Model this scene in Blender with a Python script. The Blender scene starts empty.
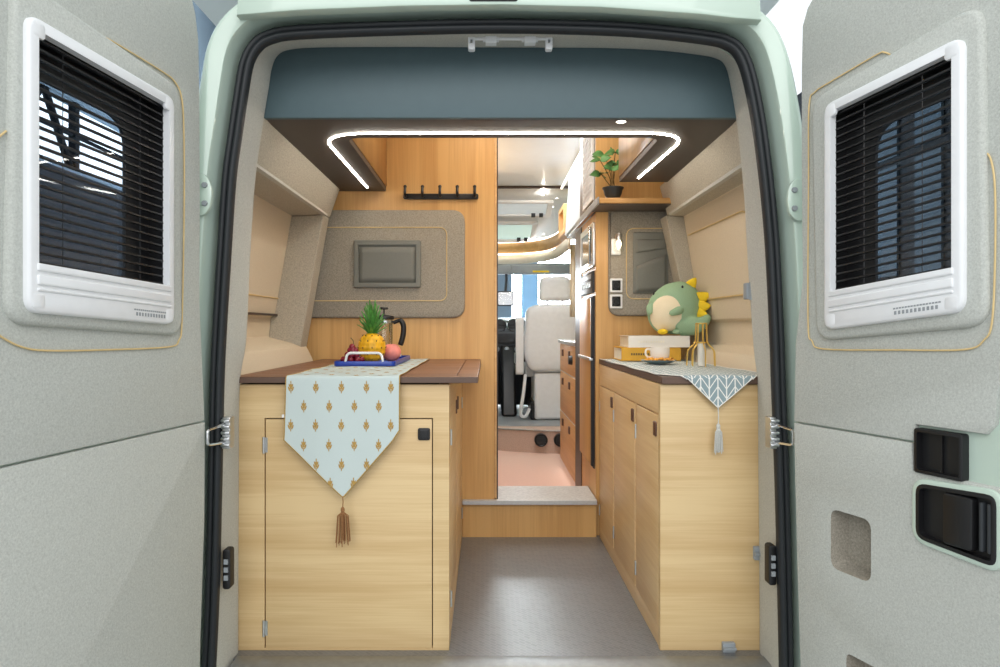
import bpy, bmesh, math, random
from mathutils import Vector, Matrix
from mathutils.geometry import tessellate_polygon
random.seed(7)
C = bpy.context.scene.collection
F, CX, CY, CZ = 700.0, 486.0, 327.0, 0.878          # focal length in pixels, principal point, eye height over the van floor

def P(px, py, d):
    return Vector(((px-CX)*d/F, d, CZ+(CY-py)*d/F))
def PX(px, d): return (px-CX)*d/F
def PZ(py, d): return CZ+(CY-py)*d/F
def lin(c):
    c = c/255.0
    return c/12.92 if c <= 0.04045 else ((c+0.055)/1.055)**2.4
def RGB(r, g, b): return (lin(r), lin(g), lin(b), 1.0)

# ------------------------------------------------------------------ materials
def new_mat(name):
    m = bpy.data.materials.new(name); m.use_nodes = True
    nt = m.node_tree
    return m, nt, nt.nodes['Principled BSDF']
def N(nt, kind, **kw):
    n = nt.nodes.new(kind)
    for k, v in kw.items():
        if k in n.inputs: n.inputs[k].default_value = v
        else: setattr(n, k, v)
    return n
def coords(nt, scale=(1,1,1), out='Object', rot=(0,0,0)):
    t = nt.nodes.new('ShaderNodeTexCoord'); mp = nt.nodes.new('ShaderNodeMapping')
    mp.inputs['Scale'].default_value = scale; mp.inputs['Rotation'].default_value = rot
    nt.links.new(t.outputs[out], mp.inputs['Vector']); return mp.outputs['Vector']
def ramp(nt, fac, stops):
    r = nt.nodes.new('ShaderNodeValToRGB')
    while len(r.color_ramp.elements) < len(stops): r.color_ramp.elements.new(0.5)
    for e, (p, c) in zip(r.color_ramp.elements, stops): e.position = p; e.color = c
    nt.links.new(fac, r.inputs['Fac']); return r.outputs['Color']
def bump(nt, b, h, strength=0.2, dist=0.002):
    n = N(nt, 'ShaderNodeBump', Strength=strength, Distance=dist)
    nt.links.new(h, n.inputs['Height']); nt.links.new(n.outputs['Normal'], b.inputs['Normal'])
def shade(c, k): return (c[0]*k, c[1]*k, c[2]*k, 1)

def plain(name, c, rough=0.5, metal=0.0, vary=0.06, scale=30, coat=0.0):
    m, nt, b = new_mat(name)
    t = N(nt, 'ShaderNodeTexNoise', Scale=scale, Detail=3.0); nt.links.new(coords(nt), t.inputs['Vector'])
    nt.links.new(ramp(nt, t.outputs['Fac'], [(0.3, shade(c, 1-vary)), (0.7, shade(c, 1+vary))]), b.inputs['Base Color'])
    b.inputs['Roughness'].default_value = rough; b.inputs['Metallic'].default_value = metal
    b.inputs['Coat Weight'].default_value = coat
    return m
def felt(name, c, k=0.20, sc=260, st=0.45):
    m, nt, b = new_mat(name)
    v = coords(nt)
    t = N(nt, 'ShaderNodeTexNoise', Scale=sc, Detail=4.0, Roughness=0.8); nt.links.new(v, t.inputs['Vector'])
    nt.links.new(ramp(nt, t.outputs['Fac'], [(0.3, shade(c, 1-k)), (0.5, c), (0.72, shade(c, 1+k))]), b.inputs['Base Color'])
    b.inputs['Roughness'].default_value = 0.95; b.inputs['Specular IOR Level'].default_value = 0.15
    bump(nt, b, t.outputs['Fac'], st, 0.002)
    return m
def wood(name, light, dark, axis='x', rough=0.42, fine=55.0, along=1.6):
    m, nt, b = new_mat(name)
    i = 'xyz'.index(axis)
    s1 = [9.0]*3; s1[i] = 0.7
    s2 = [fine]*3; s2[i] = along
    s3 = [fine*5]*3; s3[i] = along*3
    a = N(nt, 'ShaderNodeTexNoise', Scale=1.0, Detail=3.0, Distortion=0.6); nt.links.new(coords(nt, s1), a.inputs['Vector'])
    f = N(nt, 'ShaderNodeTexNoise', Scale=1.0, Detail=4.0, Roughness=0.65); nt.links.new(coords(nt, s2), f.inputs['Vector'])
    g = N(nt, 'ShaderNodeTexNoise', Scale=1.0, Detail=2.0); nt.links.new(coords(nt, s3), g.inputs['Vector'])
    m1 = N(nt, 'ShaderNodeMath', operation='MULTIPLY_ADD'); m1.inputs[1].default_value = 0.6; nt.links.new(f.outputs['Fac'], m1.inputs[0]); nt.links.new(a.outputs['Fac'], m1.inputs[2])
    m2 = N(nt, 'ShaderNodeMath', operation='MULTIPLY_ADD'); m2.inputs[1].default_value = 0.35; nt.links.new(g.outputs['Fac'], m2.inputs[0]); nt.links.new(m1.outputs[0], m2.inputs[2])
    m3 = N(nt, 'ShaderNodeMath', operation='MULTIPLY'); m3.inputs[1].default_value = 0.51; nt.links.new(m2.outputs[0], m3.inputs[0])
    mid = tuple((p+q)/2 for p, q in zip(light, dark))
    nt.links.new(ramp(nt, m3.outputs[0], [(0.34, dark), (0.47, mid), (0.56, light), (0.75, light)]), b.inputs['Base Color'])
    b.inputs['Roughness'].default_value = rough
    bump(nt, b, f.outputs['Fac'], 0.08, 0.001)
    return m
def emit(name, c, strength):
    m, nt, b = new_mat(name)
    b.inputs['Base Color'].default_value = c
    b.inputs['Emission Color'].default_value = c; b.inputs['Emission Strength'].default_value = strength
    return m
def glass(name, tint, gloss=0.08, rough=0.02):
    m = bpy.data.materials.new(name); m.use_nodes = True; nt = m.node_tree; nt.nodes.clear()
    o = nt.nodes.new('ShaderNodeOutputMaterial'); mx = nt.nodes.new('ShaderNodeMixShader')
    t = N(nt, 'ShaderNodeBsdfTransparent', Color=tint); g = N(nt, 'ShaderNodeBsdfGlossy', Roughness=rough)
    mx.inputs[0].default_value = gloss
    nt.links.new(t.outputs[0], mx.inputs[1]); nt.links.new(g.outputs[0], mx.inputs[2])
    nt.links.new(mx.outputs[0], o.inputs['Surface'])
    return m

M = {}
M['felt'] = felt('grey_felt', RGB(196, 195, 187))
M['feltdoor'] = felt('door_felt', RGB(190, 193, 187))
M['feltpad'] = felt('padded_felt', RGB(156, 150, 138), 0.36, 210)
M['jambfelt'] = felt('jamb_felt', RGB(186, 179, 164), 0.30, 230)
M['feltbeige'] = felt('beige_felt', RGB(220, 206, 182), 0.08)
M['pocket'] = plain('pocket_leatherette', RGB(118, 120, 114), 0.6, vary=0.04, scale=200)
M['cord'] = plain('yellow_piping', RGB(216, 190, 136), 0.6)
M['oak_x'] = wood('oak_grain_across', RGB(222, 194, 146), RGB(200, 166, 116), 'x')
M['oak_y'] = wood('oak_grain_along', RGB(232, 202, 154), RGB(214, 178, 126), 'y')
M['warm_z'] = wood('warm_oak_upright', RGB(218, 174, 112), RGB(196, 148, 88), 'z')
M['warm_x'] = wood('warm_oak_across', RGB(214, 168, 104), RGB(190, 140, 78), 'x')
M['warm_y'] = wood('warm_oak_along', RGB(222, 180, 126), RGB(200, 154, 98), 'y')
M['walnut'] = wood('walnut', RGB(142, 98, 72), RGB(104, 70, 52), 'x', 0.4)
M['walnut_edge'] = plain('walnut_edge', RGB(96, 74, 62), 0.45)
M['slate'] = plain('slate_panel', RGB(80, 100, 106), 0.5, vary=0.02)
M['taupe'] = plain('taupe_panel', RGB(76, 68, 63), 0.55, vary=0.02)
M['green'] = plain('pale_green_paint', RGB(194, 212, 199), 0.28, vary=0.015, scale=4, coat=0.5)
M['rubber'] = plain('black_rubber', RGB(30, 34, 38), 0.55)
M['black'] = plain('black_plastic', RGB(20, 20, 22), 0.42)
M['darkbrown'] = plain('dark_brown_trim', RGB(66, 50, 42), 0.4)
M['brownknob'] = plain('brown_knob', RGB(92, 60, 44), 0.45)
M['white'] = plain('white_plastic', RGB(232, 234, 236), 0.35, vary=0.02)
M['offwhite'] = plain('off_white_leatherette', RGB(228, 231, 234), 0.55, vary=0.03)
M['ceil'] = plain('white_ceiling_board', RGB(216, 220, 224), 0.35, vary=0.03, scale=6)
M['cream'] = plain('cream_panel', RGB(232, 224, 206), 0.6, vary=0.03)
M['greyp'] = plain('grey_plastic', RGB(150, 156, 160), 0.45, vary=0.03)
M['steel'] = plain('brushed_steel', RGB(205, 207, 208), 0.3, 1.0, 0.05, 120)
M['chrome'] = plain('chrome', RGB(225, 226, 228), 0.12, 1.0, 0.01)
M['gold'] = plain('gold_wire', RGB(240, 204, 112), 0.3, 0.7, 0.02)
M['led'] = emit('warm_led', (1.0, 0.93, 0.82, 1), 32.0)
M['led_soft'] = emit('soft_led', (1.0, 0.95, 0.86, 1), 3.0)
M['bulb'] = emit('warm_bulb', (1.0, 0.82, 0.55, 1), 5.0)
M['blue'] = plain('cobalt_enamel', RGB(26, 62, 160), 0.3)
M['porcelain'] = plain('porcelain', RGB(238, 234, 226), 0.2, vary=0.01)
M['slategrey'] = plain('blue_grey_glaze', RGB(120, 142, 146), 0.3)
M['yellow'] = plain('yellow_fabric', RGB(240, 206, 40), 0.8)
M['plush'] = felt('green_plush', RGB(152, 182, 150), 0.1, 500, 0.5)
M['belly'] = felt('cream_plush', RGB(240, 226, 196), 0.06, 500, 0.4)
M['glass'] = glass('clear_glass', (0.93, 0.95, 0.95, 1))
M['tint'] = glass('tinted_glass', (0.60, 0.64, 0.68, 1), 0.05)
M['hallslate'] = plain('hall_blue_grey', RGB(118, 134, 146), 0.7, vary=0.04, scale=1)
M['halldark'] = plain('hall_dark', RGB(18, 21, 25), 0.7, vary=0.05, scale=1)
M['hallpane'] = plain('hall_pane', RGB(62, 74, 82), 0.7, vary=0.08, scale=2)
M['hallblue'] = plain('hall_blue_panel', RGB(150, 196, 232), 0.5, vary=0.05, scale=1)
for k_ in ('hallpane', 'halldark', 'hallslate'): M[k_].node_tree.nodes['Principled BSDF'].inputs['Specular IOR Level'].default_value = 0.05
M['dash'] = plain('dashboard_plastic', RGB(52, 56, 60), 0.55)
M['pink'] = felt('glow_tinted_vinyl', RGB(226, 192, 176), 0.04, 60, 0.05)  # pale floor with the warm LED glow put into its colour
M['pinkcarpet'] = felt('rosy_carpet', RGB(196, 172, 158), 0.22, 260, 0.5)
M['tread'] = plain('pale_tread', RGB(206, 204, 200), 0.4, vary=0.12, scale=90)
M['sill'] = plain('worn_aluminium', RGB(150, 154, 156), 0.42, 0.7, 0.08, 60)
M['alu'] = plain('satin_aluminium', RGB(200, 202, 204), 0.5, 0.5, 0.05, 120)

def floor_mat():
    m, nt, b = new_mat('grey_herringbone_vinyl')
    v = coords(nt, (1,1,1), 'Object', (0, 0, math.radians(45)))
    br = N(nt, 'ShaderNodeTexBrick', Scale=22.0); nt.links.new(v, br.inputs['Vector'])
    br.inputs['Color1'].default_value = RGB(112, 115, 118); br.inputs['Color2'].default_value = RGB(98, 101, 105)
    br.inputs['Mortar'].default_value = RGB(122, 123, 123); br.inputs['Mortar Size'].default_value = 0.03
    w = N(nt, 'ShaderNodeTexWave', Scale=90.0, Distortion=0.5); nt.links.new(v, w.inputs['Vector'])
    mx = N(nt, 'ShaderNodeMix', data_type='RGBA', blend_type='MULTIPLY'); mx.inputs['Factor'].default_value = 0.25
    nt.links.new(br.outputs['Color'], mx.inputs['A']); nt.links.new(ramp(nt, w.outputs['Fac'], [(0, (.6,.6,.6,1)), (1, (1,1,1,1))]), mx.inputs['B'])
    nt.links.new(mx.outputs['Result'], b.inputs['Base Color'])
    b.inputs['Roughness'].default_value = 0.32; b.inputs['Specular IOR Level'].default_value = 1.0
    bump(nt, b, w.outputs['Fac'], 0.12, 0.001)
    return m
M['floor'] = floor_mat()
def chevron_mat():
    m, nt, b = new_mat('chevron_cloth')
    t = nt.nodes.new('ShaderNodeTexCoord'); s = nt.nodes.new('ShaderNodeSeparateXYZ'); nt.links.new(t.outputs['UV'], s.inputs[0])
    def mth(op, a, bv=None, c=None):
        n = nt.nodes.new('ShaderNodeMath'); n.operation = op
        for k, x in enumerate((a, bv, c)):
            if x is None: continue
            if isinstance(x, (int, float)): n.inputs[k].default_value = x
            else: nt.links.new(x, n.inputs[k])
        return n.outputs[0]
    u, v = s.outputs['X'], s.outputs['Y']
    col = mth('DIVIDE', u, 0.046)
    fr = mth('FRACT', col)
    tri = mth('ABSOLUTE', mth('SUBTRACT', fr, 0.5))
    zig = mth('FRACT', mth('DIVIDE', mth('MULTIPLY_ADD', tri, -0.066, v), 0.026))
    l1 = mth('LESS_THAN', zig, 0.17)
    l2 = mth('LESS_THAN', tri, 0.035); l3 = mth('GREATER_THAN', tri, 0.465)
    ln = mth('MAXIMUM', l1, mth('MAXIMUM', l2, l3))
    mx = N(nt, 'ShaderNodeMix', data_type='RGBA'); nt.links.new(ln, mx.inputs['Factor'])
    mx.inputs['A'].default_value = RGB(142, 160, 164); mx.inputs['B'].default_value = RGB(236, 234, 228)
    nt.links.new(mx.outputs['Result'], b.inputs['Base Color']); b.inputs['Roughness'].default_value = 0.9
    return m
M['chevron'] = chevron_mat()
M['runner'] = felt('pale_blue_cloth', RGB(196, 208, 206), 0.04, 700, 0.15)
M['motif'] = plain('ochre_print', RGB(176, 142, 78), 0.9, vary=0.25, scale=500)
M['tassel_brown'] = plain('brown_yarn', RGB(150, 106, 66), 0.9, vary=0.2, scale=300)
M['tassel_grey'] = plain('pale_grey_yarn', RGB(206, 206, 200), 0.9, vary=0.1, scale=300)
M['leaf'] = plain('leaf_green', RGB(74, 122, 66), 0.5, vary=0.3, scale=40)
M['stem'] = plain('woody_stem', RGB(110, 92, 58), 0.8)
M['pineskin'] = plain('pineapple_skin', RGB(238, 178, 24), 0.5, vary=0.2, scale=45)
M['pineleaf'] = plain('pineapple_leaf', RGB(84, 146, 64), 0.45, vary=0.35, scale=60)
M['peach'] = plain('peach_skin', RGB(232, 140, 128), 0.6, vary=0.22, scale=22)
M['grape'] = plain('grape_skin', RGB(122, 22, 42), 0.25, vary=0.35, scale=60)
M['snack'] = plain('golden_crisps', RGB(236, 170, 66), 0.6, vary=0.2, scale=120)
M['bookyellow'] = plain('yellow_card', RGB(216, 164, 52), 0.6)
M['paper'] = plain('paper_edge', RGB(236, 230, 214), 0.8)
M['bowl'] = plain('dark_pot', RGB(48, 52, 54), 0.45)
M['pale_locker'] = plain('pale_blue_gloss', RGB(184, 196, 204), 0.45, vary=0.02)
M['soil'] = plain('soil', RGB(60, 44, 32), 0.95)

# ------------------------------------------------------------------ mesh building
class MB:
    def __init__(s): s.v, s.f, s.m, s.uv = [], [], [], {}
    def add(s, vs, fs, mi=0):
        k = len(s.v); s.v += [Vector(p) for p in vs]
        for f in fs: s.f.append([i+k for i in f]); s.m.append(mi)
        return k
    def box(s, x0, x1, y0, y1, z0, z1, mi=0):
        vs = [(x, y, z) for x in (x0, x1) for y in (y0, y1) for z in (z0, z1)]
        s.add(vs, [(0,1,3,2),(4,6,7,5),(0,4,5,1),(2,3,7,6),(0,2,6,4),(1,5,7,3)], mi); return s
    def prism(s, pts, axis, a0, a1, mi=0):
        """pts: 2D polygon; axis 'y': (x,z) swept in y; 'x': (y,z) swept in x; 'z': (x,y) swept in z"""
        def T(p, a): return {'y': (p[0], a, p[1]), 'x': (a, p[0], p[1]), 'z': (p[0], p[1], a)}[axis]
        n = len(pts)
        tri = tessellate_polygon([[Vector((p[0], p[1], 0)) for p in pts]])
        k = s.add([T(p, a0) for p in pts]+[T(p, a1) for p in pts], [], mi)
        fs = [(i, (i+1) % n, (i+1) % n+n, i+n) for i in range(n)]
        fs += [tuple(t) for t in tri] + [tuple(i+n for i in t) for t in tri]
        for f in fs: s.f.append([i+k for i in f]); s.m.append(mi)
        return s
    def slab(s, outer, holes, T, w0, w1, c=0.0, mi=0):
        n = len(outer)
        inn = inset(outer, c) if c > 0 else outer
        rings = [[T(u, v, w0) for u, v in outer], [T(u, v, w1-c if c > 0 else w1) for u, v in outer]]
        if c > 0:
            mid = inset(outer, c*0.3)
            rings.append([T(u, v, w1-c*0.3) for u, v in mid])
            rings.append([T(u, v, w1) for u, v in inn])
        k = s.add([p for r in rings for p in r], [], mi)
        for a in range(len(rings)-1):
            for i in range(n):
                j = (i+1) % n
                s.f.append([k+a*n+i, k+a*n+j, k+(a+1)*n+j, k+(a+1)*n+i]); s.m.append(mi)
        for base, w in ((inn, w1), (outer, w0)):
            polys = [[Vector((u, v, 0)) for u, v in base]] + [[Vector((u, v, 0)) for u, v in h] for h in holes]
            flat = [p for q in polys for p in q]
            s.add([T(p.x, p.y, w) for p in flat], [tuple(t) for t in tessellate_polygon(polys)], mi)
        for h in holes:
            m_ = len(h)
            s.add([T(u, v, w0) for u, v in h]+[T(u, v, w1) for u, v in h], [(i, (i+1) % m_, (i+1) % m_+m_, i+m_) for i in range(m_)], mi)
        return s
    def tube(s, path, r, n=8, closed=False, mi=0, flat=None):
        path = [Vector(p) for p in path]; L = len(path)
        rs = r if isinstance(r, (list, tuple)) else [r]*L
        up = None; rings = []
        for i, p in enumerate(path):
            a = path[(i-1) % L] if (closed or i) else p
            b = path[(i+1) % L] if (closed or i < L-1) else p
            t = (b-a); t = t.normalized() if t.length > 1e-9 else Vector((0,0,1))
            if up is None:
                up = Vector((0,0,1)) if abs(t.z) < 0.9 else Vector((1,0,0))
            e1 = (up - t*up.dot(t)); e1 = e1.normalized() if e1.length > 1e-6 else t.orthogonal().normalized()
            up = e1; e2 = t.cross(e1)
            rings.append([p + (e1*math.cos(2*math.pi*k/n) + e2*math.sin(2*math.pi*k/n))*rs[i] for k in range(n)])
        k0 = s.add([q for ring in rings for q in ring], [], mi)
        for i in range(L if closed else L-1):
            j = (i+1) % L
            for k in range(n):
                l = (k+1) % n
                s.f.append([k0+i*n+k, k0+i*n+l, k0+j*n+l, k0+j*n+k]); s.m.append(mi)
        if not closed:
            s.f.append([k0+k for k in range(n)][::-1]); s.m.append(mi)
            s.f.append([k0+(L-1)*n+k for k in range(n)]); s.m.append(mi)
        return s
    def lathe(s, prof, c=(0,0,0), n=24, T=None, mi=0):
        c = Vector(c)
        fn = T or (lambda x, y, z: Vector((x, y, z)))
        k = s.add([c+fn(r*math.cos(2*math.pi*j/n), r*math.sin(2*math.pi*j/n), z) for r, z in prof for j in range(n)], [], mi)
        for i in range(len(prof)-1):
            for j in range(n):
                l = (j+1) % n
                s.f.append([k+i*n+j, k+i*n+l, k+(i+1)*n+l, k+(i+1)*n+j]); s.m.append(mi)
        return s
    def ball(s, c, r, nu=16, nv=10, mi=0, fn=None):
        c = Vector(c); rr = r if isinstance(r, (tuple, list)) else (r, r, r)
        prof = []
        k = s.add([c+Vector((rr[0]*math.sin(math.pi*i/nv)*math.cos(2*math.pi*j/nu), rr[1]*math.sin(math.pi*i/nv)*math.sin(2*math.pi*j/nu), rr[2]*math.cos(math.pi*i/nv))) if not fn
                   else c+fn(math.pi*i/nv, 2*math.pi*j/nu) for i in range(nv+1) for j in range(nu)], [], mi)
        for i in range(nv):
            for j in range(nu):
                l = (j+1) % nu
                s.f.append([k+i*nu+j, k+(i+1)*nu+j, k+(i+1)*nu+l, k+i*nu+l]); s.m.append(mi)
        return s
    def grid(s, fn, nu, nv, mi=0, uvf=None):
        k = s.add([fn(i/nu, j/nv) for i in range(nu+1) for j in range(nv+1)], [], mi)
        if uvf:
            for i in range(nu+1):
                for j in range(nv+1): s.uv[k+i*(nv+1)+j] = uvf(i/nu, j/nv)
        for i in range(nu):
            for j in range(nv):
                a = k+i*(nv+1)+j
                s.f.append([a, a+nv+1, a+nv+2, a+1]); s.m.append(mi)
        return s
    def build(s, name, mats, parent=None, bevel=0.0, seg=2, solid=0.0, sub=0, angle=40, merge=True, flat=False):
        if not isinstance(mats, (list, tuple)): mats = [mats]
        off = Vector((0,0,0))
        if parent is not None:
            off = world_loc(parent)
        me = bpy.data.meshes.new(name)
        bm = bmesh.new(); vs = [bm.verts.new(p-off) for p in s.v]
        uvl = bm.loops.layers.uv.new('UVMap') if s.uv else None
        idx = {v: i for i, v in enumerate(vs)}
        for f, mi in zip(s.f, s.m):
            if len(set(f)) < 3: continue
            try: fc = bm.faces.new([vs[i] for i in f])
            except ValueError: continue
            fc.material_index = mi; fc.smooth = not flat
            if uvl:
                for l in fc.loops: l[uvl].uv = s.uv.get(idx[l.vert], (0, 0))
        if merge: bmesh.ops.remove_doubles(bm, verts=bm.verts, dist=1e-5)
        bmesh.ops.recalc_face_normals(bm, faces=bm.faces)
        bm.to_mesh(me); bm.free()
        for m in mats: me.materials.append(m)
        if not flat: me.set_sharp_from_angle(angle=math.radians(angle))
        o = bpy.data.objects.new(name, me); C.objects.link(o)
        if parent is not None: o.parent = parent
        if solid:
            md = o.modifiers.new('solid', 'SOLIDIFY'); md.thickness = solid; md.offset = 0
        if bevel:
            md = o.modifiers.new('bevel', 'BEVEL'); md.width = bevel; md.segments = seg; md.limit_method = 'ANGLE'; md.angle_limit = math.radians(40); md.harden_normals = False
        if sub:
            md = o.modifiers.new('sub', 'SUBSURF'); md.levels = sub; md.render_levels = sub
        return o
def world_loc(o):
    v = Vector(o.location)
    while o.parent is not None:
        o = o.parent; v += Vector(o.location)
    return v
def inset(poly, c):
    n = len(poly); out = []
    area = sum(poly[i][0]*poly[(i+1) % n][1]-poly[(i+1) % n][0]*poly[i][1] for i in range(n))
    sg = 1 if area > 0 else -1
    for i in range(n):
        a, b, d = Vector(poly[i-1]), Vector(poly[i]), Vector(poly[(i+1) % n])
        e1, e2 = (b-a), (d-b)
        if e1.length < 1e-9 or e2.length < 1e-9: out.append(tuple(b)); continue
        e1.normalize(); e2.normalize()
        n1 = Vector((-e1.y, e1.x))*sg; n2 = Vector((-e2.y, e2.x))*sg
        q = n1+n2; q = q.normalized() if q.length > 1e-6 else n1
        out.append(tuple(b+q*c/max(0.5, q.dot(n1))))
    return out
def rin(Rr, c, r=0.003):
    us = [p[0] for p in Rr]; vs = [p[1] for p in Rr]
    return rpoly([(min(us)+c, min(vs)+c), (max(us)-c, min(vs)+c), (max(us)-c, max(vs)-c), (min(us)+c, max(vs)-c)], r, 3)
def rpoly(pts, r, n=5):
    out = []; L = len(pts)
    rs = r if isinstance(r, (list, tuple)) else [r]*L
    for i in range(L):
        a, b, d = Vector(pts[i-1]), Vector(pts[i]), Vector(pts[(i+1) % L])
        if rs[i] <= 0: out.append(tuple(b)); continue
        u, w = (a-b), (d-b); rr = min(rs[i], u.length*0.45, w.length*0.45)
        p, q = b+u.normalized()*rr, b+w.normalized()*rr
        for k in range(n+1):
            t = k/n
            out.append(tuple(p*(1-t)**2 + b*2*t*(1-t) + q*t*t))
    return out
def rect(u0, u1, v0, v1, r=0.0, n=5):
    pts = [(u0, v0), (u1, v0), (u1, v1), (u0, v1)]
    return rpoly(pts, r, n) if r else pts
def smooth_path(pts, k=6, closed=False):
    pts = [Vector(p) for p in pts]; out = []; n = len(pts)
    for i in range(n if closed else n-1):
        p0 = pts[(i-1) % n] if (closed or i > 0) else pts[i]
        p1, p2 = pts[i], pts[(i+1) % n]
        p3 = pts[(i+2) % n] if (closed or i+2 < n) else p2
        for j in range(k):
            t = j/k
            out.append(0.5*((2*p1)+(p2-p0)*t+(2*p0-5*p1+4*p2-p3)*t*t+(3*p1-p0-3*p2+p3)*t**3))
    if not closed: out.append(pts[-1])
    return out
def round_path(pts, r, n=6):
    """open polyline in 3D with rounded corners"""
    pts = [Vector(p) for p in pts]; out = [pts[0]]
    for i in range(1, len(pts)-1):
        a, b, d = pts[i-1], pts[i], pts[i+1]
        rr = min(r, (a-b).length*0.45, (d-b).length*0.45)
        p, q = b+(a-b).normalized()*rr, b+(d-b).normalized()*rr
        for k in range(n+1):
            t = k/n; out.append(p*(1-t)**2+b*2*t*(1-t)+q*t*t)
    out.append(pts[-1]); return out

def thing(name, loc, label, cat, group=None):
    o = bpy.data.objects.new(name, None); C.objects.link(o)
    o.location = loc; o.empty_display_size = 0.05
    return tag(o, label, cat, group)
def tag(o, label, cat, group=None):
    o['label'] = label; o['category'] = cat
    if group: o['group'] = group
    return o
def struct(o): o['kind'] = 'structure'; return o
def back_T(d): return lambda u, v, w: Vector((u, d-w, v))          # a plane facing the camera side
def side_T(x, s=-1): return lambda u, v, w: Vector((x+s*w, u, v))   # a plane facing -x (s=-1) or +x

# ================================================================== the showroom around the van
GZ = -0.62
struct(MB().box(-9, 9, -6, 16, GZ-0.1, GZ).build('ground', plain('hall_floor', RGB(150, 152, 154), 0.25, vary=0.04, scale=1)))
w = MB()
w.slab(rect(-5.8, 5.3, GZ, 9.0), [rect(-5.3, -3.9, 4.9, 5.7), rect(-2.2, 0.25, 0.4, 4.8), rect(0.55, 3.3, 0.4, 4.8)], back_T(15.0), 0, 0.2)
struct(w.build('wall_hall_front', M['hallslate']))
w = MB()
for a, b in ((-2.2, .25), (.55, 3.3)): w.box(a-.02, b+.02, 14.98, 15.02, 0.38, 4.82)
struct(w.build('window_4', emit('overbright_pane', (0.90, 0.96, 1.0, 1), 46.0)))  # tall emissive panes, made overbright to throw a cool highlight on the floor
w = MB()
w.box(0.75, 1.1, 14.72, 14.8, 0.3, 2.4)
struct(w.build('trim_1', M['hallblue']))
# left hall wall with its band of high windows and the roof truss bars in front of them
LW = -5.6
T = lambda u, v, w: Vector((LW+w, u, v))
w = MB(); w.slab(rect(4.6, 14.9, GZ, 8.0), [rect(5.5, 12.8, 3.05, 3.95)], T, -0.2, 0)
struct(w.build('wall_hall_left', M['hallslate']))
w = MB()
for y in (6.6, 8.1, 9.6, 11.3): w.box(LW-0.1, LW, y-0.05, y+0.05, 3.05, 3.95)
w.tube([(LW-0.05, 8.2, 3.05), (LW-0.05, 8.9, 3.95)], 0.05); w.tube([(LW-0.05, 9.5, 3.05), (LW-0.05, 8.95, 3.95)], 0.05)
w.tube([(LW-0.05, 5.5, 3.5), (LW-0.05, 12.8, 3.5)], 0.03)
struct(w.build('window_1', M['halldark']))
struct(MB().box(LW-0.24, LW-0.2, 5.4, 12.9, 3.0, 4.0).build('window_5', emit('daylit_pane', (0.90, 0.96, 1.0, 1), 2.8)))
struct(MB().box(LW, LW+0.05, 4.6, 14.9, GZ, 2.95).build('trim_7', plain('hall_navy', RGB(20, 26, 34), 0.95, vary=0.15, scale=1)))
RW = 5.4
T = lambda u, v, w: Vector((RW-w, u, v))
w = MB(); w.slab(rect(5.6, 13.0, GZ, 4.9), [], T, -0.2, 0)
struct(w.build('wall_hall_right', M['halldark']))
w = MB()
for u0, u1 in ((6.6, 7.2), (8.26, 8.77), (9.15, 9.64), (10.4, 11.2)):
    for v0, v1 in ((1.55, 3.0), (3.12, 4.0)): w.slab(rect(u0, u1, v0, v1), [], T, 0, 0.03)
struct(w.build('window_2', M['hallpane']))

# ================================================================== van body
STATIONS = [((207,700),(238,700)), ((212,600),(238,600)), ((215,480),(238.5,480)), ((217,385),(239.5,385)), ((219.5,330),(246,340)), ((224,255),(250,255)),
    ((229,180),(255,180)), ((235,135),(263,122)), ((242,88),(269,85)), ((247,62),(272,66)), ((256,46),(278,54)), ((270,37),(290,49)), ((300,32),(320,47)),
    ((400,28),(400,46.5)), ((500,26),(500,47)), ((600,28),(600,47.5)), ((660,32),(660,50)), ((710,38),(700,54.5)), ((728,43),(717,58)), ((740,53),(725,64)),
    ((749,75),(730,80)), ((758,118),(737,120)), ((764,160),(741,155)), ((769,205),(745,200)), ((773,256),(748,256)), ((777,340),(754,345)), ((778.5,385),(758,385)),
    ((782,480),(759,480)), ((785,600),(760,600)), ((787,700),(760,700))]
SD, ID = 1.74, 1.885
seal = smooth_path([P(*a, SD) for a, b in STATIONS], 4)
inner = smooth_path([P(*b, ID) for a, b in STATIONS], 4)
def normals(path):
    out = []
    for i in range(len(path)):
        t = path[min(i+1, len(path)-1)]-path[max(i-1, 0)]
        out.append(Vector((-t.z, 0, t.x)).normalized())       # walking up the left side, the left hand is outside
    return out
NRM = normals(seal)
def sst(x, a, b):
    t = max(0, min(1, (x-a)/(b-a))); return t*t*(3-2*t)
def ring_loft(mb, prof, flare=None, mi=0):
    rows = []
    for p, n in zip(seal, NRM):
        row = []
        for off, d in prof:
            e = flare(p, n, d) if flare else 0
            row.append(Vector((p.x+n.x*(off+e), d, p.z+n.z*(off+e))))
        rows.append(row)
    k = mb.add([q for r in rows for q in r], []); m = len(prof)
    for i in range(len(rows)-1):
        for j in range(m-1):
            mb.f.append([k+i*m+j, k+(i+1)*m+j, k+(i+1)*m+j+1, k+i*m+j+1]); mb.m.append(mi)
van = thing('van_body', (0, 1.74, 0), 'pale green camper van body framing the open rear doorway', 'van')
def flare(p, n, d):
    if d < 1.85: return 0
    return 0.20*(1-sst(p.z, 1.22, 1.50)) + 0.30*sst(n.z, 0.80, 0.98)
mb = MB()
ring_loft(mb, [(0.0,1.785),(0.022,1.785),(0.028,1.775),(0.030,1.765),(0.033,1.70),(0.036,1.692),(0.042,1.689),(0.072,1.686),(0.080,1.690),(0.086,1.70),(0.089,1.76),(0.09,1.80),(0.09,1.98),(0.09,6.2)], flare)
mb.build('body_shell', M['green'], van, angle=28)
mb = MB()
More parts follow.
